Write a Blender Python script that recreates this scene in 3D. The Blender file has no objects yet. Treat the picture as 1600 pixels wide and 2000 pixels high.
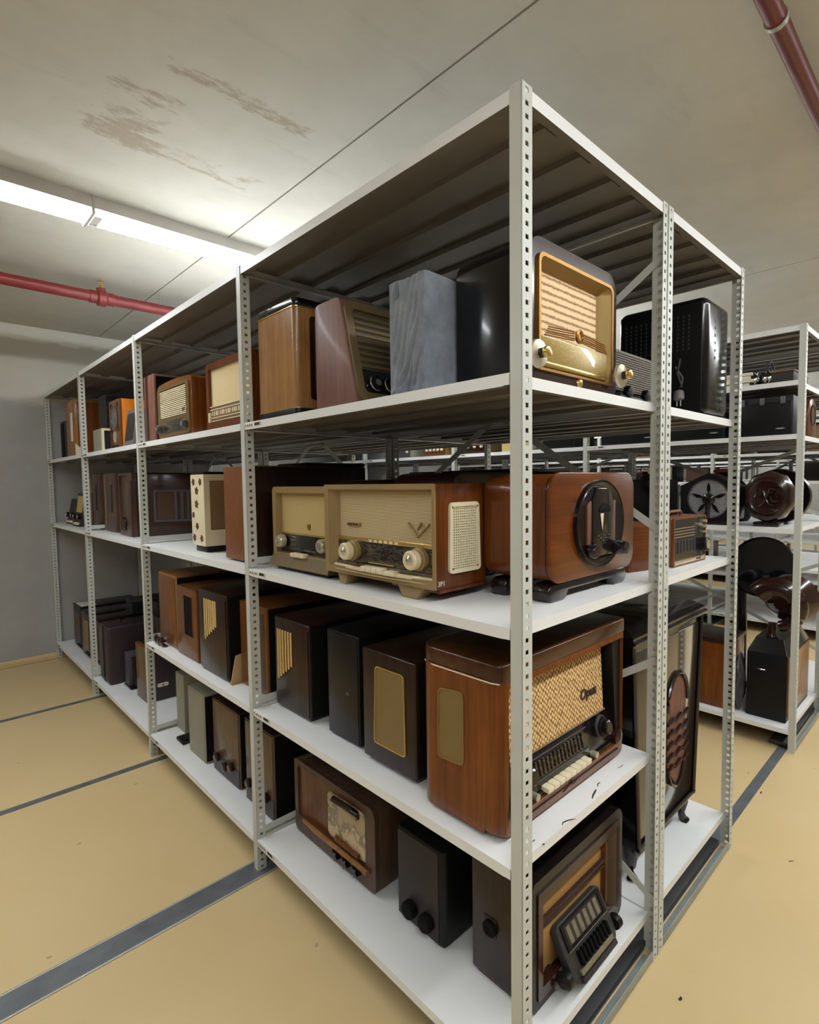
import bpy, bmesh, math, random
from mathutils import Matrix, Vector
random.seed(7)
C = bpy.context.scene.collection
PI = math.pi
# ------------------------------------------------------------------ camera, world, exposure
sc = bpy.context.scene
cam = bpy.data.cameras.new('camera'); cam_o = bpy.data.objects.new('camera', cam); C.objects.link(cam_o)
cam_o.location = (-0.8963, -0.6269, 1.4402)
cam_o.rotation_euler = (1.5113, 0.0134, -0.7555)
cam.sensor_fit = 'HORIZONTAL'; cam.sensor_width = 36.0
cam.lens = 1054.92 / 1600 * 36.0
cam.shift_y = 3.62 / 1600
cam.clip_start = 0.02; cam.clip_end = 100
sc.camera = cam_o
w = bpy.data.worlds.new('world'); sc.world = w; w.use_nodes = True
w.node_tree.nodes['Background'].inputs[0].default_value = (0.05, 0.05, 0.05, 1)
w.node_tree.nodes['Background'].inputs[1].default_value = 0.2
vs = sc.view_settings
vs.view_transform = 'Standard'; vs.look = 'None'; vs.gamma = 1; vs.use_curve_mapping = False
vs.exposure = 0.0
LAMP_STRENGTH = 32.0
LAMP_COLOR = (0.93, 0.975, 1.0)

# ------------------------------------------------------------------ materials
def lin(c): return tuple(((v/255)/12.92 if v/255 <= .04045 else ((v/255+.055)/1.055)**2.4) for v in c)
MAT = {}
def mk(name):
    m = bpy.data.materials.new(name); m.use_nodes = True
    nt = m.node_tree; b = nt.nodes['Principled BSDF']; return m, nt, b
def coords(nt, sx=1, sy=1, sz=1, rot=(0,0,0)):
    t = nt.nodes.new('ShaderNodeTexCoord'); mp = nt.nodes.new('ShaderNodeMapping')
    mp.inputs['Scale'].default_value = (sx, sy, sz); mp.inputs['Rotation'].default_value = rot
    nt.links.new(t.outputs['Object'], mp.inputs[0]); return mp.outputs[0]
def noise(nt, vec, scale, detail=4, rough=.55):
    n = nt.nodes.new('ShaderNodeTexNoise'); n.inputs['Scale'].default_value = scale
    n.inputs['Detail'].default_value = detail; n.inputs['Roughness'].default_value = rough
    nt.links.new(vec, n.inputs['Vector']); return n.outputs['Fac']
def ramp(nt, fac, stops):
    r = nt.nodes.new('ShaderNodeValToRGB'); e = r.color_ramp.elements
    while len(e) > 1: e.remove(e[-1])
    for i, (p, c) in enumerate(stops):
        x = e[0] if i == 0 else e.new(p)
        x.position = p; x.color = (*c, 1) if len(c) == 3 else c
    nt.links.new(fac, r.inputs[0]); return r.outputs[0]
def mixc(nt, fac, a, b, mode='MIX'):
    m = nt.nodes.new('ShaderNodeMix'); m.data_type = 'RGBA'; m.blend_type = mode
    for s, v in ((m.inputs['Factor'], fac), (m.inputs['A'], a), (m.inputs['B'], b)):
        if isinstance(v, (int, float)): s.default_value = v
        elif isinstance(v, tuple): s.default_value = (*v, 1)
        else: nt.links.new(v, s)
    return m.outputs['Result']
def math_(nt, op, a, b=None, c=None):
    m = nt.nodes.new('ShaderNodeMath'); m.operation = op
    for i, v in enumerate((a, b, c)):
        if v is None: continue
        if isinstance(v, (int, float)): m.inputs[i].default_value = v
        else: nt.links.new(v, m.inputs[i])
    return m.outputs[0]
def bump(nt, b, h, s, d=.002):
    n = nt.nodes.new('ShaderNodeBump'); n.inputs['Strength'].default_value = s; n.inputs['Distance'].default_value = d
    nt.links.new(h, n.inputs['Height']); nt.links.new(n.outputs[0], b.inputs['Normal'])
def paint(name, rgb, rough=.45, metal=0, var=.08, scale=9, spec=.5, bmp=0, coat=0):
    m, nt, b = mk(name); c = lin(rgb); v = coords(nt)
    f = noise(nt, v, scale)
    col = ramp(nt, f, [(.3, tuple(x*(1-var) for x in c)), (.7, tuple(min(1, x*(1+var)) for x in c))])
    nt.links.new(col, b.inputs['Base Color'])
    b.inputs['Roughness'].default_value = rough; b.inputs['Metallic'].default_value = metal
    b.inputs['Specular IOR Level'].default_value = spec
    b.inputs['Coat Weight'].default_value = coat; b.inputs['Coat Roughness'].default_value = .08
    if bmp: bump(nt, b, noise(nt, v, 260, 2), bmp, .001)
    MAT[name] = m; return m
def wood(name, a, bcol, rough=.3, ax='z', coat=.22, fine=1.0):
    m, nt, b = mk(name)
    s = {'x': (2, 34, 34), 'y': (34, 2, 34), 'z': (34, 34, 2)}[ax]
    v = coords(nt, *s); f1 = noise(nt, v, 1.2*fine, 6, .6); v2 = coords(nt); f2 = noise(nt, v2, 5, 3)
    s3 = {'x': (6, 240, 240), 'y': (240, 6, 240), 'z': (240, 240, 6)}[ax]
    f3 = noise(nt, coords(nt, *s3), 1.0, 3)
    col = ramp(nt, f1, [(.28, lin(bcol)), (.72, lin(a))])
    dk = tuple(x*.55 for x in lin(bcol))
    col = mixc(nt, ramp(nt, f2, [(.35, (0, 0, 0)), (.75, (.55, .55, .55))]), col, dk)
    col = mixc(nt, ramp(nt, f3, [(.35, (.35, .35, .35)), (.55, (0, 0, 0))]), col, dk)
    nt.links.new(col, b.inputs['Base Color'])
    b.inputs['Roughness'].default_value = rough
    b.inputs['Coat Weight'].default_value = coat; b.inputs['Coat Roughness'].default_value = .1; b.inputs['Specular IOR Level'].default_value = .3
    MAT[name] = m; return m
def cloth(name, a, bcol, nx, nz, rough=.85, hor='x', bmp=.5):
    # woven cloth: warp and weft waves
    m, nt, b = mk(name); v = coords(nt)
    outs = []
    for axis, n in ((hor.upper(), nx), ('Z', nz)):
        wv = nt.nodes.new('ShaderNodeTexWave'); wv.wave_type = 'BANDS'; wv.bands_direction = axis
        wv.inputs['Scale'].default_value = n*.314; wv.inputs['Distortion'].default_value = .6
        wv.inputs['Detail'].default_value = 1
        nt.links.new(v, wv.inputs['Vector']); outs.append(wv.outputs['Fac'])
    f = math_(nt, 'MULTIPLY', outs[0], outs[1]); f = math_(nt, 'ADD', f, math_(nt, 'MULTIPLY', outs[1], .4))
    nv = noise(nt, v, 14, 3)
    col = ramp(nt, f, [(.1, lin(bcol)), (.75, lin(a))])
    col = mixc(nt, math_(nt, 'MULTIPLY', nv, .3), col, tuple(x*.6 for x in lin(a)))
    nt.links.new(col, b.inputs['Base Color']); b.inputs['Roughness'].default_value = rough
    bump(nt, b, f, bmp, .001)
    MAT[name] = m; return m
def stripes(name, a, bcol, n, axis='Z', rough=.8, sharp=(.35, .6), dist=1.2):
    m, nt, b = mk(name); v = coords(nt)
    wv = nt.nodes.new('ShaderNodeTexWave'); wv.bands_direction = axis
    wv.inputs['Scale'].default_value = n*.314; wv.inputs['Distortion'].default_value = dist
    wv.inputs['Detail'].default_value = 3; wv.inputs['Detail Scale'].default_value = 8
    nt.links.new(v, wv.inputs['Vector'])
    f = math_(nt, 'ADD', wv.outputs['Fac'], math_(nt, 'MULTIPLY', math_(nt, 'SUBTRACT', noise(nt, v, 300, 2), .5), .5))
    nt.links.new(ramp(nt, f, [(sharp[0], lin(bcol)), (sharp[1], lin(a))]), b.inputs['Base Color'])
    b.inputs['Roughness'].default_value = rough; MAT[name] = m; return m
def dial(name, base, ink, rough=.15, rows=90, cols=60, thr=.62, metal=0):
    # glass scale printed with small unreadable rows of station marks
    m, nt, b = mk(name); v = coords(nt, cols, 1, rows)
    bk = nt.nodes.new('ShaderNodeTexBrick'); bk.inputs['Scale'].default_value = 1.0
    bk.inputs['Mortar Size'].default_value = .055; bk.inputs['Color1'].default_value = (1, 1, 1, 1)
    bk.inputs['Color2'].default_value = (.2, .2, .2, 1); bk.inputs['Mortar'].default_value = (0, 0, 0, 1)
    sw = nt.nodes.new('ShaderNodeSeparateXYZ'); cb = nt.nodes.new('ShaderNodeCombineXYZ')
    nt.links.new(v, sw.inputs[0]); nt.links.new(sw.outputs[0], cb.inputs[0]); nt.links.new(sw.outputs[2], cb.inputs[1])
    nt.links.new(cb.outputs[0], bk.inputs['Vector'])
    f = math_(nt, 'MULTIPLY', bk.outputs['Color'], noise(nt, coords(nt, 1, 1, 1), 120, 2))
    g = ramp(nt, f, [(thr-.28, (0, 0, 0)), (thr-.1, (1, 1, 1))])
    nt.links.new(mixc(nt, g, lin(base), lin(ink)), b.inputs['Base Color'])
    b.inputs['Roughness'].default_value = rough; b.inputs['Metallic'].default_value = metal
    b.inputs['Coat Weight'].default_value = .6; b.inputs['Coat Roughness'].default_value = .05
    MAT[name] = m; return m

paint('rack_grey', (196, 198, 190), .42, var=.04, scale=5)
paint('shelf_white', (232, 232, 230), .38, var=.03, scale=3)
paint('lip_white', (230, 229, 224), .4, var=.03)
paint('galvanised', (150, 156, 150), .45, .35, var=.12, scale=14)
paint('rail_steel', (112, 116, 120), .42, .4, var=.2, scale=12)
paint('rail_edge', (170, 168, 158), .4, .5)
paint('dark_steel', (62, 62, 62), .5, .4, var=.15)
paint('pipe_red', (124, 40, 40), .35, var=.06, coat=.2)
paint('pipe_dark_red', (98, 33, 27), .38, var=.06)
paint('brass', (214, 184, 112), .24, .85, var=.1)
paint('gold', (160, 116, 50), .36, .7, var=.1, scale=30)
paint('mask_gilt', (122, 96, 50), .3, .4, var=.1, coat=.2)
paint('gold_dull', (150, 122, 72), .45, .5, var=.1)
paint('chrome', (205, 203, 198), .18, .9, var=.05)
paint('silver_knob', (200, 190, 165), .25, .55, var=.1, scale=60)
paint('black_gloss', (12, 11, 14), .2, var=.2, spec=.35, coat=.35)
paint('panel_gloss', (60, 52, 42), .12, var=.1, coat=.8)
paint('black_satin', (20, 19, 20), .42, var=.2, spec=.25)
paint('black_matt', (12, 11, 11), .7, var=.2, spec=.15)
paint('bakelite', (26, 19, 18), .18, var=.25, coat=.35, spec=.4)
paint('bakelite_brown', (44, 22, 17), .2, var=.2, coat=.35, spec=.35)
paint('cream', (226, 214, 180), .4, var=.05)
paint('ivory', (222, 205, 170), .4, var=.06)
paint('olive_gold', (146, 122, 80), .42, var=.06, scale=5)
paint('olive_dark', (112, 94, 62), .45, var=.08)
paint('beige_panel', (172, 152, 108), .45, var=.05)
paint('white_print', (225, 222, 212), .6)
paint('ink', (40, 38, 40), .6)
paint('orange', (226, 128, 26), .35, var=.06, coat=.2)
paint('grey_plastic', (104, 96, 96), .5)
paint('dark_grey', (54, 49, 49), .55, var=.1, spec=.3)
paint('navy', (22, 24, 34), .5)
paint('grey_green', (146, 142, 124), .55, var=.08, scale=4)
paint('card', (196, 164, 118), .8, var=.08)
paint('leather_brown', (118, 68, 28), .5, var=.14, scale=40, bmp=.2)
paint('leather_dark', (46, 34, 36), .45, var=.2, scale=60, bmp=.3)
paint('tan_panel', (134, 106, 70), .5, var=.12, scale=6)
paint('case_grey', (70, 66, 70), .5, var=.12)
paint('paper', (222, 216, 200), .75)
paint('redcap', (176, 60, 54), .6)
paint('gauze', (128, 120, 96), .6, .3, var=.2, scale=90)
wood('wood_red', (142, 78, 22), (98, 49, 12), .28)
wood('wood_red_x', (128, 66, 18), (84, 40, 9), .28, 'x')
wood('wood_walnut', (124, 64, 22), (84, 42, 14), .3)
wood('wood_dark', (58, 34, 21), (30, 17, 11), .3, coat=.15)
wood('wood_dark_x', (66, 38, 25), (38, 21, 15), .25, 'x')
wood('lid_brown', (92, 50, 20), (54, 29, 13), .26, 'x')
wood('wood_black', (34, 24, 21), (18, 13, 12), .32, coat=.1)
wood('wood_mid', (120, 72, 34), (84, 46, 20), .32)
wood('wood_light', (188, 142, 90), (150, 104, 58), .25, fine=.4)
wood('wood_rose', (142, 98, 82), (112, 72, 58), .5, coat=.04)
wood('wood_orange', (134, 82, 36), (98, 56, 22), .35)
wood('wood_tan', (168, 120, 66), (136, 92, 48), .4)
wood('wood_taupe', (120, 98, 72), (92, 72, 52), .4)
wood('wood_greyed', (96, 72, 56), (70, 50, 40), .45)
cloth('cloth_beige', (236, 216, 172), (128, 100, 64), 210, 260)
cloth('cloth_plain', (205, 182, 124), (176, 150, 96), 500, 500, bmp=.2)
cloth('cloth_cream', (236, 214, 168), (220, 196, 146), 400, 400, bmp=.15)
cloth('cloth_brown', (92, 62, 40), (64, 42, 28), 400, 400, bmp=.2)
cloth('cloth_tan', (184, 140, 80), (166, 122, 66), 500, 500, bmp=.2)
cloth('cloth_dark', (98, 92, 72), (56, 50, 40), 200, 200)
cloth('brass_mesh', (168, 140, 82), (78, 58, 28), 300, 300, .45, hor='y')
stripes('cloth_striped', (246, 216, 170), (172, 132, 98), 56, sharp=(.12, .4))
stripes('slat_cream', (236, 208, 140), (150, 104, 50), 330, 'Y', dist=0)
dial('dial_gold', (158, 132, 62), (196, 170, 96), .32, 120, 60, .6, .2)
dial('dial_black', (26, 21, 19), (104, 94, 78), .12, 120, 42, .50)
dial('dial_dark', (24, 20, 18), (70, 60, 50), .12, 150, 50, .72)
dial('dial_cream', (214, 190, 146), (140, 108, 70), .3, 100, 90, .62)

def concrete(name, c, d, kind):
    m, nt, b = mk(name); v = coords(nt)
    f = noise(nt, v, 1.1, 8, .62); g = noise(nt, v, 7, 6, .65)
    col = ramp(nt, f, [(.3, lin(d)), (.7, lin(c))])
    col = mixc(nt, ramp(nt, g, [(.42, (0, 0, 0)), (.75, (.30, .30, .30))]), col, tuple(x*.72 for x in lin(c)))
    sx = nt.nodes.new('ShaderNodeSeparateXYZ'); nt.links.new(v, sx.inputs[0])
    if kind == 'ceiling':
        # brownish form-oil stains, in streaks along the boards
        v2 = coords(nt, 1.1, 5.5, 1); st = noise(nt, v2, 1.7, 7, .68)
        def box(x0, x1, y0, y1, s):
            a = math_(nt, 'MULTIPLY', math_(nt, 'SUBTRACT', sx.outputs[0], x0), 1/s)
            a2 = math_(nt, 'MULTIPLY', math_(nt, 'SUBTRACT', x1, sx.outputs[0]), 1/s)
            c1 = math_(nt, 'MULTIPLY', math_(nt, 'SUBTRACT', sx.outputs[1], y0), 1/s)
            c2 = math_(nt, 'MULTIPLY', math_(nt, 'SUBTRACT', y1, sx.outputs[1]), 1/s)
            r = math_(nt, 'MINIMUM', math_(nt, 'MINIMUM', a, a2), math_(nt, 'MINIMUM', c1, c2))
            return math_(nt, 'MINIMUM', math_(nt, 'MAXIMUM', r, -1), .36)
        tot = None
        for bx in ((-.24, .30, 1.11, 1.20, .1), (-.34, -.10, 1.27, 1.38, .1), (-.34, -.12, 1.42, 1.58, .1), (-.36, .30, 1.55, 1.68, .07)):
            q = box(*bx); tot = q if tot is None else math_(nt, 'MAXIMUM', tot, q)
        mask = math_(nt, 'ADD', math_(nt, 'ADD', tot, math_(nt, 'MULTIPLY', math_(nt, 'SUBTRACT', st, .54), 2.6)), math_(nt, 'MULTIPLY', math_(nt, 'SUBTRACT', noise(nt, coords(nt, 1, 2.2, 1), 14, 6, .7), .5), 2.4))
        col = mixc(nt, ramp(nt, mask, [(0, (0, 0, 0)), (.4, (.75, .75, .75))]), col, lin((158, 144, 124)))
        g2 = noise(nt, coords(nt, .6, 4, 1), 2.5, 8, .7)
        col = mixc(nt, ramp(nt, g2, [(.58, (0, 0, 0)), (.8, (.4, .4, .4))]), col, lin((160, 152, 134)))
    else:
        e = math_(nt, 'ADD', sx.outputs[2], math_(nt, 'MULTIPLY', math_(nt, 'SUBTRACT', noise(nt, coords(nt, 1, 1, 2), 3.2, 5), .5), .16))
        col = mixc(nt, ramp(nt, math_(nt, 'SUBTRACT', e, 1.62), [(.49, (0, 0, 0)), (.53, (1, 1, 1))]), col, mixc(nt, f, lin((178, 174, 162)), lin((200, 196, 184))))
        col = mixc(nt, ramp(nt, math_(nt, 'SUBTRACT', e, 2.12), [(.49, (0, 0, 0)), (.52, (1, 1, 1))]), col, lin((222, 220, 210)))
    nt.links.new(col, b.inputs['Base Color']); b.inputs['Roughness'].default_value = .82
    bump(nt, b, g, .25, .004)
    MAT[name] = m
concrete('ceiling_concrete', (203, 200, 190), (188, 185, 174), 'ceiling')
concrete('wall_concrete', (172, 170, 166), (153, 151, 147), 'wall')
def floor_mat():
    m, nt, b = mk('floor_epoxy'); v = coords(nt)
    f = noise(nt, v, 1.6, 5); g = noise(nt, v, 40, 3)
    col = ramp(nt, f, [(.3, lin((205, 179, 130))), (.7, lin((211, 186, 139)))])
    sp = noise(nt, v, 26, 2, .3)
    col = mixc(nt, ramp(nt, sp, [(.20, (.55, .55, .55)), (.225, (0, 0, 0))]), col, lin((150, 120, 78)))
    nt.links.new(col, b.inputs['Base Color'])
    nt.links.new(ramp(nt, g, [(.3, (.34, .34, .34)), (.7, (.42, .42, .42))]), b.inputs['Roughness'])
    bump(nt, b, g, .05, .002); MAT['floor_epoxy'] = m
floor_mat()
def fabric():
    m, nt, b = mk('grey_fabric'); v = coords(nt); f = noise(nt, v, 18, 5, .7)
    g = noise(nt, v, 500, 2)
    nt.links.new(ramp(nt, f, [(.3, lin((104, 110, 120))), (.75, lin((138, 144, 154)))]), b.inputs['Base Color'])
    b.inputs['Roughness'].default_value = .9; b.inputs['Sheen Weight'].default_value = .3
    bump(nt, b, g, .3, .001); MAT['grey_fabric'] = m
fabric()
def woven():
    # chequer-woven radio cloth: raised pale knots on brown
    m, nt, b = mk('cloth_knots'); v = coords(nt, 95, 1, 95, (0, PI/4, 0))
    ck = nt.nodes.new('ShaderNodeTexVoronoi'); ck.inputs['Scale'].default_value = 1; ck.inputs['Randomness'].default_value = .25
    nt.links.new(v, ck.inputs['Vector'])
    n2 = noise(nt, coords(nt), 30, 3)
    col = ramp(nt, ck.outputs['Distance'], [(.12, lin((244, 214, 160))), (.38, lin((206, 164, 106))), (.62, lin((110, 76, 40)))])
    nt.links.new(col, b.inputs['Base Color']); b.inputs['Roughness'].default_value = .8
    bump(nt, b, math_(nt, 'SUBTRACT', 1, ck.outputs['Distance']), .6, .003); MAT['cloth_knots'] = m
woven()
def mapmat():
    m, nt, b = mk('map_print'); v = coords(nt)
    f = noise(nt, v, 13, 6, .6)
    col = ramp(nt, f, [(.44, lin((206, 184, 146))), (.50, lin((120, 108, 84))), (.56, lin((170, 152, 116)))])
    nt.links.new(col, b.inputs['Base Color']); b.inputs['Roughness'].default_value = .4; MAT['map_print'] = m
mapmat()
def emit():
    m, nt, b = mk('lamp_diffuser'); b.inputs['Base Color'].default_value = (.9, .9, .9, 1)
    b.inputs['Emission Color'].default_value = (*LAMP_COLOR, 1); b.inputs['Emission Strength'].default_value = LAMP_STRENGTH
    MAT['lamp_diffuser'] = m
emit()
paint('shelf_under_shade', (122, 116, 107), .5, .2, var=.06)  # shelf undersides: shade put into the colour, darker than the white lips
paint('lattice_silver', (205, 203, 205), .35, .3, var=.15, scale=40)
paint('lamp_body', (214, 210, 206), .4, var=.03)

# ------------------------------------------------------------------ geometry helpers
def link(name, bm, m, parent=None, smooth=.6, mats=None):
    bmesh.ops.recalc_face_normals(bm, faces=bm.faces)
    for f in bm.faces: f.smooth = True
    for e in bm.edges:
        e.smooth = len(e.link_faces) == 2 and e.calc_face_angle(3) < smooth
    me = bpy.data.meshes.new(name); bm.to_mesh(me); bm.free()
    for x in (mats or [m]): me.materials.append(MAT[x])
    return place(name, me, parent)
def place(name, me, parent=None, loc=None):
    o = bpy.data.objects.new(name, me); C.objects.link(o)
    if parent is not None: o.parent = parent
    if loc: o.location = loc
    return o
def T(name, label, cat, loc, rot=0, group=None):
    o = bpy.data.objects.new(name, None); C.objects.link(o); o.location = loc; o.rotation_euler = (0, 0, rot)
    o.empty_display_size = .05
    o['label'] = label; o['category'] = cat
    if group: o['group'] = group
    return o
def tag(o, label, cat, group=None):
    o['label'] = label; o['category'] = cat
    if group: o['group'] = group
    return o
def bx(bm, x0, x1, y0, y1, z0, z1, mi=0):
    r = bmesh.ops.create_cube(bm, size=1)
    for v in r['verts']:
        v.co = Vector((x0+(x1-x0)*(v.co.x+.5), y0+(y1-y0)*(v.co.y+.5), z0+(z1-z0)*(v.co.z+.5)))
    for f in {f for v in r['verts'] for f in v.link_faces}: f.material_index = mi
    return r['verts']
def bev(bm, w, seg=2, ang=.5):
    if w > 0:
        es = [e for e in bm.edges if len(e.link_faces) == 2 and e.calc_face_angle(0) > ang]
        bmesh.ops.bevel(bm, geom=es, offset=w, segments=seg, affect='EDGES', profile=.5, clamp_overlap=True)
def xf(bm, M):
    if M is not None: bmesh.ops.transform(bm, matrix=M, verts=bm.verts)
def B(name, x0, x1, y0, y1, z0, z1, m, p=None, b=.004, seg=2, M=None):
    bm = bmesh.new(); bx(bm, x0, x1, y0, y1, z0, z1); bev(bm, b, seg); xf(bm, M); return link(name, bm, m, p)
def BARS(name, boxes, m, p=None, M=None):
    bm = bmesh.new()
    for q in boxes: bx(bm, *q)
    xf(bm, M); return link(name, bm, m, p)
def rr(x0, x1, z0, z1, r, n=5):
    if not isinstance(r, (tuple, list)): r = (r,)*4       # bl, br, tr, tl
    out = []
    for (cx, cz, a, k) in ((x0, z0, PI, 0), (x1, z0, 1.5*PI, 1), (x1, z1, 0, 2), (x0, z1, .5*PI, 3)):
        q = max(r[k], 1e-5); px = cx+q if cx == x0 else cx-q; pz = cz+q if cz == z0 else cz-q
        for i in range(n+1):
            t = a+(PI/2)*i/n; out.append((px+q*math.cos(t), pz+q*math.sin(t)))
    return out
def ell(cx, cz, rx, rz, n=40): return [(cx+rx*math.cos(2*PI*i/n), cz+rz*math.sin(2*PI*i/n)) for i in range(n)]
def P3(axis, u, v, d): return {'y': (u, d, v), 'x': (d, u, v), 'z': (u, v, d)}[axis]
def loops(bm, ls, cap0=True, cap1=True, closed=True):
    vs = [[bm.verts.new(c) for c in l] for l in ls]
    n = len(vs[0])
    for a, b in zip(vs, vs[1:]):
        for i in range(n if closed else n-1):
            j = (i+1) % n
            bm.faces.new((a[i], a[j], b[j], b[i]))
    if cap0: bm.faces.new(vs[0])
    if cap1: bm.faces.new(vs[-1])
def EX(name, poly, axis, a, b, m, p=None, bv=0, seg=2, M=None, ang=.5):
    bm = bmesh.new(); loops(bm, [[P3(axis, u, v, a) for u, v in poly], [P3(axis, u, v, b) for u, v in poly]])
    bmesh.ops.recalc_face_normals(bm, faces=bm.faces)
    if bv:
        # only bevel cap rims
        es = [e for e in bm.edges if len(e.link_faces) == 2 and e.calc_face_angle(0) > ang]
        bmesh.ops.bevel(bm, geom=es, offset=bv, segments=seg, affect='EDGES', profile=.5, clamp_overlap=True)
    xf(bm, M); return link(name, bm, m, p)
def LOFT(name, seq, axis, m, p=None, M=None, cap0=True, cap1=True):
    # seq: list of (poly, depth)
    bm = bmesh.new(); loops(bm, [[P3(axis, u, v, d) for u, v in poly] for poly, d in seq], cap0, cap1)
    xf(bm, M); return link(name, bm, m, p)
def RING(name, outer, inner, axis, a, b, m, p=None, M=None, inner_b=None):
    # outer front at depth a, body to depth b; opening from inner (at a) to inner_b (at b)
    ib = inner_b or inner
    bm = bmesh.new()
    ls = [[P3(axis, u, v, d) for u, v in poly] for poly, d in ((outer, b), (outer, a), (inner, a), (ib, b))]
    loops(bm, ls+[ls[0]], False, False)
    bmesh.ops.remove_doubles(bm, verts=bm.verts, dist=1e-6)
    xf(bm, M); return link(name, bm, m, p)
def RINGL(name, seq, axis, m, p=None, M=None):
    # closed ring lofted through a list of (outline, depth), last joined to first
    bm = bmesh.new(); ls = [[P3(axis, u, v, d) for u, v in poly] for poly, d in seq]
    loops(bm, ls+[ls[0]], False, False); bmesh.ops.remove_doubles(bm, verts=bm.verts, dist=1e-6)
    xf(bm, M); return link(name, bm, m, p)
def LATHE(name, prof, c, axis, m, p=None, n=28, M=None, cap=True):
    # prof: (radius, offset along axis)
    bm = bmesh.new(); ls = []
    for r, d in prof:
        l = []
        for i in range(n):
            t = 2*PI*i/n; u, v = r*math.cos(t), r*math.sin(t)
            q = {'y': (u, d, v), 'x': (d, u, v), 'z': (u, v, d)}[axis]
            l.append((c[0]+q[0], c[1]+q[1], c[2]+q[2]))
        ls.append(l)
    loops(bm, ls, cap, cap); xf(bm, M); return link(name, bm, m, p)
def TUBE(name, pts, r, m, p=None, n=8, M=None):
    bm = bmesh.new(); ls = []; pts = [Vector(q) for q in pts]; up0 = None
    for i, q in enumerate(pts):
        d = (pts[min(i+1, len(pts)-1)]-pts[max(i-1, 0)]).normalized()
        up = Vector((0, 0, 1)) if abs(d.z) < .95 else Vector((1, 0, 0))
        s = d.cross(up).normalized(); t = s.cross(d)
        rad = r[i] if isinstance(r, (list, tuple)) else r
        ls.append([q+s*rad*math.cos(2*PI*k/n)+t*rad*math.sin(2*PI*k/n) for k in range(n)])
    loops(bm, ls); xf(bm, M); return link(name, bm, m, p)
def text_bm(s, size, depth=.0004, shear=0):
    cu = bpy.data.curves.new('t', 'FONT'); cu.body = s; cu.size = size; cu.extrude = depth; cu.shear = shear
    cu.align_x = 'CENTER'; cu.align_y = 'CENTER'; cu.resolution_u = 2
    o = bpy.data.objects.new('t', cu); C.objects.link(o)
    dg = bpy.context.evaluated_depsgraph_get(); me = bpy.data.meshes.new_from_object(o.evaluated_get(dg))
    bm = bmesh.new(); bm.from_mesh(me); bpy.data.objects.remove(o); bpy.data.meshes.remove(me); return bm
def TX(name, s, loc, size, m, p, M=None, face='-y', depth=.0006, shear=0):
    bm = text_bm(s, size, depth, shear)
    R = Matrix.Rotation(PI/2, 4, 'X') if face == '-y' else Matrix.Rotation(-PI/2, 4, 'Z') @ Matrix.Rotation(PI/2, 4, 'X')
    bmesh.ops.transform(bm, matrix=Matrix.Translation(loc) @ R, verts=bm.verts)
    xf(bm, M); return link(name, bm, m, p)
def struct(o): o['kind'] = 'structure'; return o

# ------------------------------------------------------------------ constants of the room and racks
L, D, HT = 1.1734, .694, 2.2
Z2, Z3, Z4, Z5 = 1.655, 1.136, .6205, .1257
TL = .0239
YW, HC = 4.73, 2.74
X0, X1, Y0 = -3.4, 13.2, -4.6
ROWS = (2.41, 4.85, 7.29, 9.73)

# ------------------------------------------------------------------ shell
struct(B('floor', X0-.2, X1+.2, Y0-.2, YW+.2, -.2, 0, 'floor_epoxy', b=0))
def ceiling():
    # slab cast in boards: three boards divided by recessed seams running along the aisle
    xs = [X0-.2, .43, 3.15, 5.9, 8.6, 11.3, X1+.2]; bm = bmesh.new()
    bx(bm, X0-.2, X1+.2, Y0-.2, YW+.2, HC+.012, HC+.25)
    return bm
ce = struct(link('ceiling', ceiling(), 'ceiling_concrete'))
xs = [X0-.2, .43, 3.15, 5.9, 8.6, 11.3, X1+.2]
ys = [Y0-.2, -.98, YW+.2]
for i in range(len(xs)-1):
    bm = bmesh.new(); g = .004
    bx(bm, xs[i]+g, xs[i+1]-g, ys[0], ys[2], HC, HC+.013)
    link('ceiling_board', bm, 'ceiling_concrete', ce)
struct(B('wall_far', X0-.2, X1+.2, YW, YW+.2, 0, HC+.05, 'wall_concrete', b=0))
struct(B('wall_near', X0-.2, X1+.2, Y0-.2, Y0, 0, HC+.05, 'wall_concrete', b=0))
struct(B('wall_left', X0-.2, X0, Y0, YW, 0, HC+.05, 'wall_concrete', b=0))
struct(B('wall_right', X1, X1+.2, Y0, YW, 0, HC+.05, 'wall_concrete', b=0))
struct(B('baseboard_far', X0, X1, YW-.012, YW, 0, .035, 'floor_epoxy', b=.004))
# floor rails, flush steel strips
for i, (yc, wd) in enumerate(((.0585, .042), (1.187, .092), (2.302, .04), (3.47, .04))):
    r = B('trim_%d' % (i+1), X0, X1, yc-wd/2, yc+wd/2, -.01, .0015, 'rail_steel', b=0); struct(r)
    if wd > .05:
        for s in (-1, 1): B('rail_edge', X0, X1, yc+s*wd/2-.004, yc+s*wd/2+.004, -.01, .0035, 'rail_edge', r, b=.001)
struct(B('trim_5', X0, X1, 4.650, 4.656, -.01, .0012, 'dark_steel', b=0))

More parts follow.
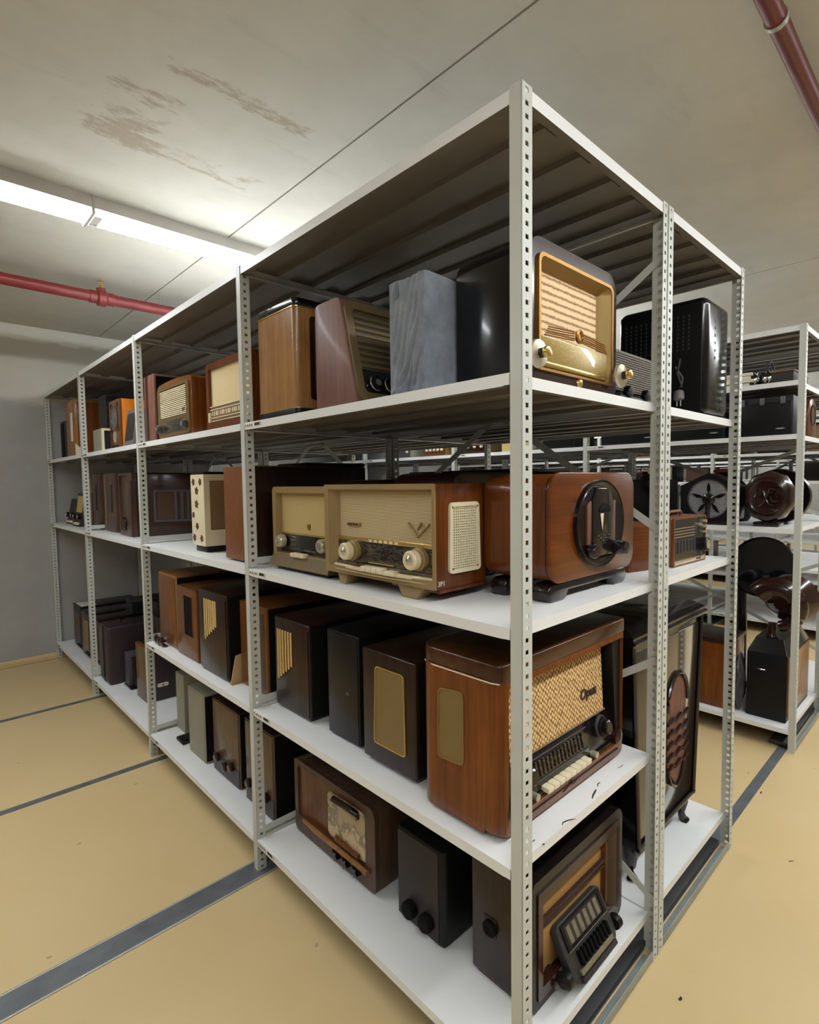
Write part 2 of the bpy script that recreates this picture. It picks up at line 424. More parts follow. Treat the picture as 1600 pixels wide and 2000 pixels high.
# ------------------------------------------------------------------ lamps
def lamp(x0, y, label, length=1.268):
    t = T('batten_lamp', label, 'ceiling lamp', (x0, y, HC), 0, 'batten lamps under the ceiling')
    a, b, h = -.088, .088, -.066
    sec = [(-.062, 0), (.062, 0), (b, h), (a, h)]
    EX('housing', sec, 'x', .006, length-.006, 'lamp_body', t)
    EX('diffuser', [(a+.002, h), (b-.002, h), (b-.026, h-.018), (b-.046, h-.023), (a+.046, h-.023), (a+.026, h-.018)], 'x', .012, length-.012, 'lamp_diffuser', t)
    for xx in (0, length-.006): EX('end_cap', [(-.064, 0), (.064, 0), (b+.001, h-.024), (a-.001, h-.024)], 'x', xx, xx+.006, 'lamp_body', t)
    return t
LY = (2.215, -1.2)
words = {2.215: 'white fluorescent batten lamp over the rack aisle', -1.2: 'white batten lamp in the second row, off to the right'}
for y in LY:
    for k in range(-2, 11):
        xx = -.207+1.27*k
        if y == 2.215:
            lab = {-1: 'glowing white batten lamp at the left edge of the photo', 0: 'glowing white batten lamp meeting the top of the nearest rack'}.get(k, 'batten lamp in the far row, hidden by racks or frame')
        else: lab = 'batten lamp in the near row, outside the frame'
        t = lamp(xx, y, lab)
        if y == 2.215 and k == 0:
            bm = bmesh.new(); bx(bm, .008, .042, -.06, .06, -.0902, -.0885); link('joint_label', bm, 'lamp_body', t)
            TX('rating_print', 'ABC 2x58W', (.026, .03, -.0906), .010, 'ink', t, M=None)
# ------------------------------------------------------------------ sprinkler pipes
def pipe(y, z, r, m, label, x0, x1, tees, clips=()):
    t = T('sprinkler_pipe', label, 'pipe', (0, y, z))
    LATHE('pipe_run', [(r, x0), (r, x1)], (0, 0, 0), 'x', m, t, 20)
    for x in tees:
        LATHE('tee', [(r*1.02, x-.07), (r*1.16, x-.068), (r*1.16, x-.03), (r*1.5, x-.02), (r*1.5, x+.02), (r*1.16, x+.03), (r*1.16, x+.068), (r*1.02, x+.07)], (0, 0, 0), 'x', m, t, 20)
        LATHE('outlet', [(r*.8, 0), (r*.8, r*1.7), (r*.5, r*1.75)], (x, 0, 0), 'z', m, t, 16)
        h = LATHE('sprinkler_head', [(.008, r*1.7), (.008, r*2.1), (.005, r*2.2), (.005, r*2.9), (.017, r*3.0), (.017, r*3.06)], (x, 0, 0), 'z', 'brass', t, 12)
        TUBE('head_frame', [(x-.004, 0, r*2.05), (x-.016, 0, r*2.4), (x-.014, 0, r*2.8), (x, 0, r*3.02), (x+.014, 0, r*2.8), (x+.016, 0, r*2.4), (x+.004, 0, r*2.05)], .0022, 'brass', h, 6)
    for x in clips: LATHE('pipe_clip', [(r*1.01, x-.008), (r*1.14, x-.008), (r*1.14, x+.008), (r*1.01, x+.008)], (0, 0, 0), 'x', 'rail_edge', t, 20, cap=False)
    for x in range(int(x0)+1, int(x1), 2): LATHE('hanger', [(.005, 0), (.005, HC-z)], (x+.45, 0, 0), 'z', 'rail_edge', t, 8)
pipe(3.24, 2.625, .034, 'pipe_red', 'red sprinkler pipe under the ceiling before the far wall', X0, X1, (.09, 3.5, 7))
pipe(-.205, 2.66, .025, 'pipe_dark_red', 'dark red sprinkler pipe crossing the upper right corner', X0, X1, (3.2, 6.6), (.87,))

# ------------------------------------------------------------------ racks
def flange(bm, w_, M, holed, th=.0018):
    b2 = bmesh.new()
    us = [0, .0125, .0235, w_] if w_ > .033 else [0, .0095, .0190, w_]
    if not holed:
        loops(b2, [[(0, 0, 0), (w_, 0, 0), (w_, 0, HT), (0, 0, HT)], [(0, th, 0), (w_, th, 0), (w_, th, HT), (0, th, HT)]])
    else:
        zs = [0]
        z = .0139
        while z+.006 < HT: zs += [z-.0048, z+.0048]; z += .025
        zs.append(HT)
        g = [[b2.verts.new((u, 0, z)) for z in zs] for u in us]
        for i in range(3):
            for j in range(len(zs)-1):
                if i == 1 and j % 2 == 1: continue
                b2.faces.new((g[i][j], g[i+1][j], g[i+1][j+1], g[i][j+1]))
        b2.normal_update()
        bmesh.ops.solidify(b2, geom=b2.faces[:], thickness=th)
    bmesh.ops.recalc_face_normals(b2, faces=b2.faces)
    bmesh.ops.transform(b2, matrix=M, verts=b2.verts)
    me = bpy.data.meshes.new('x'); b2.to_mesh(me); b2.free(); bm.from_mesh(me); bpy.data.meshes.remove(me)
def post_mesh(rear):
    bm = bmesh.new(); I = Matrix.Identity(4)
    if not rear:
        flange(bm, .0355, I, True)                                   # end flange, in the x direction at y=0
        flange(bm, .0285, Matrix.Rotation(PI/2, 4, 'Z') @ Matrix.Scale(-1, 4, (0, 1, 0)), False)   # face flange at x=0
    else:
        flange(bm, .0285, Matrix.Scale(-1, 4, (1, 0, 0)), True)
        flange(bm, .040, Matrix.Rotation(PI/2, 4, 'Z'), True)
    bmesh.ops.recalc_face_normals(bm, faces=bm.faces)
    me = bpy.data.meshes.new('post'); bm.to_mesh(me); bm.free(); me.materials.append(MAT['rack_grey']); return me
POST_F, POST_R = post_mesh(False), post_mesh(True)
def shelf_mesh(top=False, short=0):
    bm = bmesh.new(); ls = L-.0038 if top else L-.0285-.002
    a, b, t = (0.002 if top else .0), D-.002, .026 if top else TL
    y0 = -.0 ; y1 = ls
    bx(bm, a, b, y0, y1, -.002, 0)
    bx(bm, a, a+.0015, y0, y1, -t, -.002); bx(bm, b-.0015, b, y0, y1, -t, -.002)
    bx(bm, a, b, y0, y0+.0015, -t, -.002); bx(bm, a, b, y1-.0015, y1, -t, -.002)
    bx(bm, a, a+.02, y0, y1, -t-.0012, -t); bx(bm, b-.02, b, y0, y1, -t-.0012, -t)
    bx(bm, a, b, y0, y0+.018, -t-.0012, -t); bx(bm, a, b, y1-.018, y1, -t-.0012, -t)
    for xc in (.15, .30, .45, .58):
        bx(bm, xc-.022, xc+.022, y0+.03, y1-.03, -.017, -.002)
    bm.normal_update(); bmesh.ops.recalc_face_normals(bm, faces=bm.faces)
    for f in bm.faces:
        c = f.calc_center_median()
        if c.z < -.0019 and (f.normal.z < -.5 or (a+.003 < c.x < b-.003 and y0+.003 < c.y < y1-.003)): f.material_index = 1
    me_o = link('shelf', bm, None, mats=['shelf_white', 'shelf_under_shade']); me = me_o.data; bpy.data.objects.remove(me_o); return me
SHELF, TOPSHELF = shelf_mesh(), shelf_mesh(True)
def label_mesh():
    bm = bmesh.new(); bx(bm, 0, .0006, -.125, 0, -.0205, -.003, 0)
    def add(b2):
        me = bpy.data.meshes.new('x'); b2.to_mesh(me); b2.free(); n = len(bm.faces); bm.from_mesh(me); bpy.data.meshes.remove(me)
        bm.faces.ensure_lookup_table()
        for f in bm.faces[n:]: f.material_index = 1
    b2 = text_bm('K.45 B 02', .0135, .0003)
    bmesh.ops.transform(b2, matrix=Matrix.Translation((-.0003, -.034, -.0125)) @ Matrix.Rotation(-PI/2, 4, 'Z') @ Matrix.Rotation(PI/2, 4, 'X'), verts=b2.verts); add(b2)
    y = -.074
    rnd = random.Random(3)
    while y > -.108:
        w_ = rnd.choice((.0006, .0012, .0018)); bx(bm, -.0004, .0003, y-w_, y, -.0155, -.0055, 1); y -= w_+rnd.choice((.0006, .001))
    bx(bm, -.0004, .0003, -.1165, -.1145, -.0175, -.0085, 1)
    b2 = bmesh.new(); loops(b2, [[(-.0004, -.1135, -.0085), (-.0004, -.1175, -.0085), (-.0004, -.1155, -.0045)], [(.0002, -.1135, -.0085), (.0002, -.1175, -.0085), (.0002, -.1155, -.0045)]]); add(b2)
    o = link('shelf_label', bm, None, mats=['white_print', 'ink']); me = o.data; bpy.data.objects.remove(o); return me
LABEL = label_mesh()
def strap(root, x, ya, za, yb, zb, wd=.022):
    d = Vector((0, yb-ya, zb-za)); ln = d.length; d.normalize(); n = Vector((0, -d.z, d.y))*wd/2
    a, b = Vector((x, ya, za)), Vector((x, yb, zb)); bm = bmesh.new()
    o = Vector((.0018, 0, 0))
    loops(bm, [[a-n, b-n, b+n, a+n], [a-n+o, b-n+o, b+n+o, a+n+o]])
    return link('cross_brace', bm, 'rack_grey', root)
SHELVES = {}
def rack(x, label, levels, mirror=False, nb=4, braces=(), gap=0, sidebars=()):
    t = T('shelving_rack', label, 'shelving rack', (x, 0, 0))
    for k in range(nb+1):
        y = k*L
        if not mirror:
            place('post', POST_F, t, (0, y, 0)); place('post', POST_R, t, (D, y, 0))
        else:
            place('post', POST_F, t, (0, y, 0)); place('post', POST_R, t, (D, y, 0))
    for k in range(nb):
        tp = place('shelf', TOPSHELF, t, (0, k*L+.0025, 2.196))
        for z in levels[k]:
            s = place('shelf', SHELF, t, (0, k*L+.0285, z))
            SHELVES[(round(x, 2), k, z)] = s
            if not mirror: place('shelf_label', LABEL, s, (-.0006, L-.0285-.003, 0))
    for k in range(1, nb):
        for z in levels[k-1]:
            if z < 1.2: BARS('side_brace', [(.036, D-.03, k*L+.003, k*L+.0045, z+.012, z+.037)], 'rack_grey', t)
    for k, za, zb in braces:
        strap(t, D-.004, k*L+.01, za, (k+1)*L-.01, zb); strap(t, D-.0065, k*L+.01, zb, (k+1)*L-.01, za)
    return t
LA = [Z2, Z3, Z4, Z5]; LB = [Z2, Z3, Z5]
XB = [(k, 1.29, 2.06) for k in range(3)]+[(k, .17, .91) for k in range(2)]
rack(0, 'nearest pale grey slotted shelving rack filled with radios', [LA, LA, LB, LB], braces=XB)
rack(D+.006, 'second grey rack standing back to back behind the nearest rack', [LB, LA, LB, LB], mirror=True)
L2 = [1.925, Z2, 1.172, .12]
rack(ROWS[0], 'grey rack across the aisle at the right edge, loudspeakers on it', [L2]*4, braces=[(0, 1.2, 1.66), (1, 1.2, 1.66), (0, .38, .92)])
rack(ROWS[0]+D+.006, 'rack backing onto the loudspeaker rack across the aisle', [L2]*4, mirror=True)
for i, xr in enumerate(ROWS[1:]):
    rack(xr, ('first', 'second', 'third')[i]+' distant rack front seen through the gaps beyond the loudspeaker rack', [[1.925, Z2, 1.4, .62, .12]]*4, braces=[(0, 1.3, 2.0), (2, 1.3, 2.0)])
    rack(xr+D+.006, 'rear half of the '+('first', 'second', 'third')[i]+' distant double rack', [[1.925, Z2, 1.4, .62, .12]]*4, mirror=True)
# worn black scuffs on the fourth shelf of the nearest bay and a few on the floor
sh = SHELVES[(0, 0, Z4)]; fl = bpy.data.objects['floor']
def scuff(pts, wd, parent, oy=0, z=.0004):
    bm = bmesh.new(); n = len(pts); up, lo = [], []
    for i, (x, y) in enumerate(pts):
        q = wd*(.35+.65*math.sin(PI*(i+.5)/n)); up.append((x+q*.3, y-oy+q, z)); lo.append((x-q*.3, y-oy-q, z))
    for i in range(n-1): bm.faces.new([bm.verts.new(c) for c in (lo[i], lo[i+1], up[i+1], up[i])])
    link('scuff', bm, 'ink', parent)
for pts, wd in (([(.208, .032), (.218, .036), (.232, .033), (.245, .027), (.252, .022)], .002), ([(.358, .036), (.375, .042), (.392, .046), (.404, .049)], .0028), ([(.418, .052), (.430, .058), (.443, .058)], .0018), ([(.546, .059), (.560, .055), (.575, .056)], .0012), ([(.106, .050), (.112, .047), (.118, .049)], .0015), ([(.115, .026), (.119, .025), (.122, .026)], .0022)):
    scuff(pts, wd, sh, .0285)
for pts, wd in (([(1.455, -.174), (1.465, -.179), (1.475, -.186)], .002), ([(.598, -.098), (.606, -.100), (.613, -.099)], .004), ([(1.885, .022), (1.897, .024), (1.91, .022)], .003), ([(2.04, .112), (2.05, .114)], .002)):
    scuff(pts, wd, fl, 0, .0006)
# mobile base under each double rack: end beam between the posts
for i, xr in enumerate((0,)+ROWS):
    t = T('rack_base', ('steel base frame under the nearest double rack', 'steel base frame under the loudspeaker rack', 'base frame under the first distant rack', 'base frame under the second distant rack', 'base frame under the third distant rack')[i], 'base frame', (xr, 0, 0))
    for x0 in (.0, D+.006):
        B('end_angle', x0+.037, x0+D-.029, .0005, .004, .004, .034, 'galvanised', t, .001)
        B('end_flange', x0+.037, x0+D-.029, .004, .03, .004, .008, 'galvanised', t, .001)
    B('channel', .04, 2*D-.03, .034, .12, .012, .03, 'dark_steel', t, .002)
    for k in range(1, 4): B('channel', .04, 2*D-.03, k*L+.04, k*L+.1, .012, .03, 'dark_steel', t, .002)

#ITEMS

# ------------------------------------------------------------------ radios and other things on the racks
# every thing: origin at the middle of its front edge on the shelf; front faces -y in its own frame, width along x, z up
def cab(name, label, cat, x, y, z, W, Dp, H, m, rot=0, r=.006, foot=0, seg=3, group=None, part='cabinet'):
    t = T(name, label, cat, (x, y, z+.0006), rot, group)
    B(part, -W/2, W/2, 0, Dp, foot, H, m, t, r, seg)
    if foot:
        for sx in (-1, 1):
            for yy in (.03, Dp-.03): B('foot', sx*(W/2-.04)-.015, sx*(W/2-.04)+.015, yy-.012, yy+.012, 0, foot+.001, 'black_satin', t, .002)
    return t
def knob(p, x, y, z, r, h, m='bakelite', cap=None, n=24, name='knob'):
    k = LATHE(name, [(r*.82, 0), (r, -h*.15), (r, -h*.8), (r*.86, -h), (r*.3, -h*1.02)], (x, y, z), 'y', m, p, n)
    if cap: LATHE('knob_cap', [(r*.55, -h*.9), (r*.55, -h*1.08), (r*.2, -h*1.1)], (x, y, z), 'y', cap, k, 20)
    return k
def slats_side(t, x, ys, z1, zb, m='slat_cream', wd=.011):
    # upright slats on the -x side, bottoms stepping along a slanted line
    for yy, z0 in zip(ys, zb):
        B('slat', x-.004, x+.001, yy-wd/2, yy+wd/2, z0, z1, m, t, .0015, 1)
Q = -PI/2

# ===== top of the nearest bay
# polished black table radio with gilt front
t = T('table_radio', 'glossy black radio with gilt front and striped cream cloth', 'radio', (.352, .08, Z2+.0006))
oc = rr(-.212, .205, .012, .335, (.02, .02, .05, .05), 7); op = rr(-.178, .174, .038, .298, (.006, .006, .02, .02), 7)
EX('cabinet', oc, 'y', .03, .215, 'black_gloss', t, .004)
RING('front_bezel', oc, op, 'y', 0, .0305, 'bakelite_brown', t)
g0 = rr(-.180, .176, .036, .300, (.006, .006, .02, .02), 7); g1 = rr(-.172, .168, .042, .292, (.006, .006, .018, .018), 7); g2 = rr(-.140, .136, .128, .272, .004, 7)
RING('gilt_frame', g0, g1, 'y', -.007, .004, 'gold', t)
LOFT('gilt_funnel', [(g1, -.004), (rr(-.152, .146, .046, .282, .006, 7), .012), (rr(-.146, .140, .050, .276, .004, 7), .027)], 'y', 'gold_dull', t, None, False, False)
EX('speaker_cloth', rr(-.146, .140, .128, .277, .003, 3), 'y', .0255, .029, 'cloth_striped', t)
EX('dial_plate', rr(-.160, .152, .047, .118, .004, 3), 'y', -.001, .028, 'dial_gold', t, .002)
B('dial_rail', -.160, .152, -.003, .002, .047, .060, 'brass', t, .003)
for k in range(5):
    for s in (-1, 1):
        xe = s*(.15-.004*k)
        TUBE('wing_trim', [(s*.02, -.002, .121+.0052*k+.006), (s*.07, -.002, .121+.0052*k+.002), (xe, -.002, .119+.0052*k)], .0017, 'gold', t, 6)
LATHE('emblem', [(.016, 0), (.018, -.006), (.012, -.008), (.010, -.004), (.005, -.004)], (0, -.002, .138), 'y', 'gold', t, 20)
for x in (-.213, .182):
    k = LATHE('knob', [(.012, .02), (.012, -.006), (.030, -.008), (.032, -.012), (.030, -.018), (.010, -.020)], (x, -.012, .062), 'y', 'silver_knob', t, 28)
    LATHE('knob_stem', [(.011, -.018), (.011, -.034)], (x, -.012, .062), 'y', 'bakelite', k, 20)
    LATHE('knob_button', [(.012, -.032), (.013, -.035), (.013, -.042), (.010, -.044)], (x, -.012, .062), 'y', 'brass', k, 20)
B('foot_plinth', -.19, .18, .012, .2, 0, .013, 'black_satin', t, .003)
LATHE('badge', [(.012, 0), (.010, -.004), (.004, -.005)], (.01, 0, .026), 'y', 'brass', t, 16)

# cloth covered box
def draped(t, W, Dp, H):
    bm = bmesh.new(); n, mrows = 460, 90
    base = rr(-W/2, W/2, 0, Dp, .008, 4); per = []
    tot = [0]
    pts = base+[base[0]]
    for a, b in zip(pts, pts[1:]): tot.append(tot[-1]+math.dist(a, b))
    for i in range(n):
        s = tot[-1]*i/n
        for j in range(len(tot)-1):
            if tot[j] <= s <= tot[j+1]+1e-9:
                f = (s-tot[j])/max(1e-9, tot[j+1]-tot[j]); a, b = pts[j], pts[j+1]
                per.append((a[0]+(b[0]-a[0])*f, a[1]+(b[1]-a[1])*f)); break
    rows = []
    rnd = random.Random(5)
    def disp(x, y, z):
        h = z/H; d = 0
        # hanging folds that sweep from the top edge to the front corner
        u = (y/Dp)
        d += .006*math.sin(9*u+7*(1-h)+1.3)*(.12+(1-h)*.7)
        for c0, c1, wd, am in ((.02, .62, .055, .010), (.10, .80, .05, .008), (.00, .42, .045, .007), (.22, .55, .06, .006), (-.05, .25, .05, .006)):
            d += am*math.exp(-((u-c0-c1*(1-h)**2.6)/wd)**2)*(1-.35*h)
        d += .009*math.exp(-((h-.90)/.05)**2)*math.sin(24*u)*math.exp(-((u-.72)/.26)**2)
        d += .006*math.exp(-((h-.04)/.04)**2)*(1+math.sin(19*u+3))+.0015*math.sin(37*u+23*h)
        d *= min(1, max(0, (1-u)/.25))
        return d
    for r_ in range(mrows+1):
        z = .004+(H-.004)*r_/mrows; row = []
        for (x, y) in per:
            cx, cy = 0, Dp/2; nx = -1 if x < -W/2+.01 else (1 if x > W/2-.01 else 0); ny = -1 if y < .01 else (1 if y > Dp-.01 else 0)
            d = disp(x, y, z); ln = math.hypot(nx, ny) or 1
            row.append((x+nx/ln*d, y+ny/ln*(d if nx else .004*math.sin(30*x+5*z)+.004), z+(.004*math.sin(17*y+9*x) if r_ == 0 else 0)))
        rows.append(row)
    for k, s in enumerate((.97, .8, .4)):
        rows.append([(x*s, Dp/2+(y-Dp/2)*s, H+.003+.003*math.sin(60*y+20*x)*(1-k*.4)) for x, y in per])
    loops(bm, rows, True, True); return link('dust_cover', bm, 'grey_fabric', t, smooth=1.2)
t = T('covered_radio', 'boxy set hidden under a grey cloth dust cover on the top shelf', 'covered radio', (.29, .308, Z2+.0006))
draped(t, .50, .130, .287)
t2 = B('cabinet', -.24, .24, .006, .124, 0, .282, 'dark_grey', t, .004)

# rose wood radio with leaning front
def leaning():
    t = T('table_radio', 'reddish veneered radio with slanted dark front, third from right on the top shelf', 'radio', (.325, .585, Z2+.0006))
    W = .55; fb, ft, bk, H = 0, .078, .205, .322
    side = []
    def rc(pts, r):
        out = []
        for i, pq in enumerate(pts):
            a, b, c = Vector(pts[i-1]), Vector(pq), Vector(pts[(i+1) % len(pts)])
            d1, d2 = (a-b).normalized(), (c-b).normalized()
            for k in range(6):
                f = k/5; s = (b+d1*r)*(1-f)**2+b*2*f*(1-f)+(b+d2*r)*f*f; out.append(tuple(s))
        return out
    prof = rc([(fb, 0), (bk, 0), (bk, H), (ft, H)], .022)
    # shell stops 12 mm behind the front plane, the front is a tilted frame
    ang = math.atan2(ft-fb, H)
    EX('cabinet', prof, 'x', -W/2, W/2, 'wood_rose', t, .003)
    M = Matrix.Rotation(-ang, 4, 'X')
    hh = H/math.cos(ang)
    o = rr(-W/2+.006, W/2-.006, .012, hh-.012, .03, 6); i_ = rr(-W/2+.032, W/2-.032, .04, hh-.036, .016, 6)
    RING('front_frame', o, i_, 'y', -.008, .004, 'olive_dark', t, M)
    EX('speaker_cloth', rr(-W/2+.03, W/2-.03, .108, hh-.034, .004, 3), 'y', -.0015, .003, 'cloth_dark', t, 0, 2, M)
    for k in range(9):
        z = .118+k*(hh-.16)/9
        B('cloth_slat', -W/2+.034, W/2-.034, -.006, .001, z, z+.011, 'olive_dark', t, .002, 1, M)
    EX('dial_glass', rr(-W/2+.03, W/2-.03, .038, .112, .004, 3), 'y', -.003, .003, 'dial_dark', t, 0, 2, M)
    for x in (-W/2+.075, W/2-.075, -W/2+.13):
        k = LATHE('knob', [(.019, 0), (.021, -.006), (.021, -.014), (.016, -.016), (.006, -.016)], (x, -.003, .070), 'y', 'black_satin', t, 24, M)
        LATHE('knob_ring', [(.0222, -.004), (.0236, -.006), (.0236, -.009), (.0222, -.011)], (x, -.003, .070), 'y', 'chrome', k, 28, M, False)
        LATHE('knob_cap', [(.010, -.014), (.010, -.018), (.003, -.019)], (x, -.003, .070), 'y', 'chrome', k, 18, M)
leaning()

# light burl box with black caps
t = T('radio_cabinet', 'light honey burl cabinet with black top and base on the top shelf', 'radio cabinet', (.325, .905, Z2+.0006))
EX('cabinet', rr(-.275, .275, 0, .245, (.02, .02, .006, .006), 6), 'z', .03, .355, 'wood_light', t)
EX('top_cap', rr(-.272, .272, .004, .240, (.02, .02, .006, .006), 6), 'z', .355, .385, 'black_gloss', t, .004)
EX('base_cap', rr(-.277, .277, -.002, .247, (.02, .02, .006, .006), 6), 'z', 0, .030, 'black_satin', t, .003)
for z in (.353, .029): RING('trim_line', rr(-.2775, .2775, -.0025, .2475, (.02, .02, .006, .006), 6), rr(-.2735, .2735, .0015, .2435, (.018, .018, .004, .004), 6), 'z', z, z+.003, 'brass', t)
RING('front_frame', rr(-.22, .22, .06, .33, .012, 4), rr(-.205, .205, .075, .315, .008, 4), 'y', -.004, .001, 'wood_dark', t)
EX('speaker_cloth', rr(-.206, .206, .074, .316, .008, 4), 'y', -.0015, .001, 'cloth_brown', t)

# ===== second bay, top
t = T('table_radio', 'walnut radio with large plain cream cloth and carved dial strip', 'radio', (.05, 1.405, Z2+.0006), Q)
W, H = .40, .278; o = rr(-W/2, W/2, 0, H, (.004, .004, .02, .02), 5); i_ = rr(-W/2+.022, W/2-.022, .036, H-.024, .008, 5)
EX('cabinet', o, 'y', .018, .27, 'wood_walnut', t, .003)
RING('front_frame', o, i_, 'y', 0, .019, 'wood_walnut', t)
EX('speaker_cloth', rr(-W/2+.02, W/2-.02, .10, H-.022, .004, 3), 'y', .013, .018, 'cloth_cream', t)
B('dial_strip', -W/2+.022, W/2-.022, .006, .018, .036, .102, 'tan_panel', t, .003)
for k in range(4): B('dial_rib', -W/2+.024, W/2-.024, .002, .008, .040+.013*k+(.02 if k > 1 else 0), .044+.013*k+(.02 if k > 1 else 0), 'ivory', t, .001, 1)
BARS('dial_marks', [(-W/2+.045+.018*k, -W/2+.045+.018*k+.006+.004*(k % 3), .0035, .0065, .064, .082) for k in range(18)], 'ivory', t)
for sx in (-1, 1):
    for k in range(3): knob(t, sx*(W/2-.030), .006, .046+.012*k, .009, .010, 'ivory', None, 14)
TX('badge_text', 'RADIO', (.02, -.0006, .018), .012, 'gold', t)

t = T('table_radio', 'brown wooden radio with gilt mask and ribbed cream grille on the top shelf', 'radio', (.05, 1.972, Z2+.0006), Q)
W, H = .425, .275
top = [(-W/2, 0), (W/2, 0), (W/2, H-.018)]+[(W/2-W*f, H-.012+.012*math.sin(PI*f)**.6) for f in [k/16 for k in range(1, 16)]]+[(-W/2, H-.018)]
EX('cabinet', top, 'y', 0, .125, 'wood_red', t, .004)
RING('gilt_mask', rr(-W/2+.016, W/2-.016, .016, H-.024, .02, 5), rr(-W/2+.05, W/2-.05, .10, H-.040, .012, 5), 'y', -.007, .001, 'mask_gilt', t)
EX('mask_panel', rr(-W/2+.02, W/2-.02, .02, .102, .012, 4), 'y', -.005, .001, 'mask_gilt', t)
EX('grille_back', rr(-W/2+.048, W/2-.048, .098, H-.038, .012, 5), 'y', -.002, .001, 'cloth_brown', t)
for k in range(15):
    z = .104+k*.0086
    B('grille_bar', -W/2+.05, W/2-.05, -.006, -.001, z, z+.0052, 'cream', t, .001, 1)
EX('dial_glass', rr(-W/2+.09, W/2-.09, .03, .085, .006, 4), 'y', -.009, -.004, 'dial_black', t, .001)
for x in (-W/2+.055, W/2-.055): knob(t, x, -.006, .055, .021, .022, 'dark_steel', 'chrome')
TX('script_badge', 'tri', (W/2-.085, -.007, .125), .032, 'ink', t, shear=.3)

t = cab('speaker_box', 'tall plain brown box standing left of the ribbed-grille radio on the top shelf', 'speaker', .31, 2.262, Z2, .50, .152, .347, 'wood_rose', 0, .004)
B('back_panel', -.24, .24, -.003, .002, .01, .337, 'black_matt', t, .001, 1)

# third bay
t = T('speaker_box', 'bright orange loudspeaker with a round cone opening on the top shelf', 'speaker', (.09, 3.075, Z2+.0006), Q)
W, H = .235, .315; o = rr(-W/2, W/2, 0, H, .022, 5)
EX('cabinet', o, 'y', .012, .22, 'orange', t, .005)
EX('front_panel', rr(-W/2+.003, W/2-.003, .003, H-.003, .02, 5), 'y', 0, .013, 'wood_orange', t, .003)
LATHE('cone_ring', [(.074, .001), (.076, -.003), (.066, -.003), (.064, .001)], (0, 0, .205), 'y', 'bakelite_brown', t, 32, None, False)
LATHE('woofer_cone', [(.064, -.0015), (.030, -.001), (.024, -.006), (.004, -.009)], (0, 0, .205), 'y', 'grey_plastic', t, 28)
for sx in (-1, 1):
    for sz in (-1, 1): EX('corner_slot', [(sx*.082, .205+sz*.086), (sx*.05, .205+sz*.086), (sx*.082, .205+sz*.05)], 'y', -.001, .002, 'black_matt', t)
LATHE('tweeter', [(.034, .001), (.035, -.003), (.026, -.004), (.010, -.002), (.003, -.006)], (0, 0, .085), 'y', 'silver_knob', t, 24)
for k in range(5): LATHE('vent_hole', [(.010, .001), (.010, -.0012)], (-.06+.03*k, 0, .026), 'y', 'black_matt', t, 14)

t = T('speaker_box', 'small grey wedge speaker in front of the orange loudspeaker', 'speaker', (.035, 2.63, Z2+.0006), Q)
bm = bmesh.new(); loops(bm, [[(-.085, 0, 0), (.085, 0, 0), (.085, .14, 0), (-.085, .14, 0)], [(-.085, .03, .205), (.085, .03, .205), (.085, .14, .205), (-.085, .14, .205)]]); bev(bm, .006, 2); link('cabinet', bm, 'grey_plastic', t)
M = Matrix.Rotation(-math.atan2(.03, .205), 4, 'X')
EX('grille', rr(-.066, .066, .035, .185, .010, 4), 'y', -.004, .003, 'dark_grey', t, .001, 2, M)

t = T('monitor', 'little beige-framed set with dark blue front on the top shelf, under the tall black set', 'monitor', (.165, 3.215, Z2+.0006))
W, H = .23, .15
EX('cabinet', rr(-W/2, W/2, 0, H, .004, 3), 'y', .012, .21, 'grey_green', t, .002)
RING('front_frame', rr(-W/2, W/2, 0, H, .004, 3), rr(-W/2+.014, W/2-.014, .014, H-.014, .003, 3), 'y', 0, .0125, 'cream', t)
EX('front_panel', rr(-W/2+.013, W/2-.013, .013, H-.013, .003, 3), 'y', .008, .0125, 'navy', t)

t = cab('hifi_tower', 'tall black component tower behind the orange loudspeaker', 'hi-fi', .40, 3.47, Z2, .52, .17, .40, 'dark_grey', 0, .004)
B('front_panel', -.255, .255, -.006, .001, .006, .394, 'black_satin', t, .003)
for k in range(4): B('front_seam', -.25, .25, -.0075, -.005, .09+.085*k, .094+.085*k, 'dark_grey', t, .0005, 1)
for x in (-.12, -.08): B('switch', x, x+.018, -.010, -.005, .28, .29, 'chrome', t, .001, 1)

t = cab('speaker_box', 'tan wooden cabinet with a pale upright strip, last big one on the top shelf', 'speaker', .31, 3.985, Z2, .50, .28, .437, 'wood_tan', 0, .02)
B('strip_panel', -.255, -.248, .05, .105, .12, .33, 'paper', t, .003)
B('front_panel', -.23, .24, -.003, .002, .03, .41, 'wood_red', t, .002)
EX('corner_guard', [(-.25, .0), (-.14, .0), (-.25, .10)], 'y', -.006, -.002, 'cream', t)
t = cab('speaker_box', 'thin dark speaker at the wall end of the top shelf', 'speaker', .24, 4.36, Z2, .34, .14, .30, 'dark_grey', 0, .004)
B('grille', -.174, -.169, .015, .125, .02, .28, 'black_matt', t, .002)

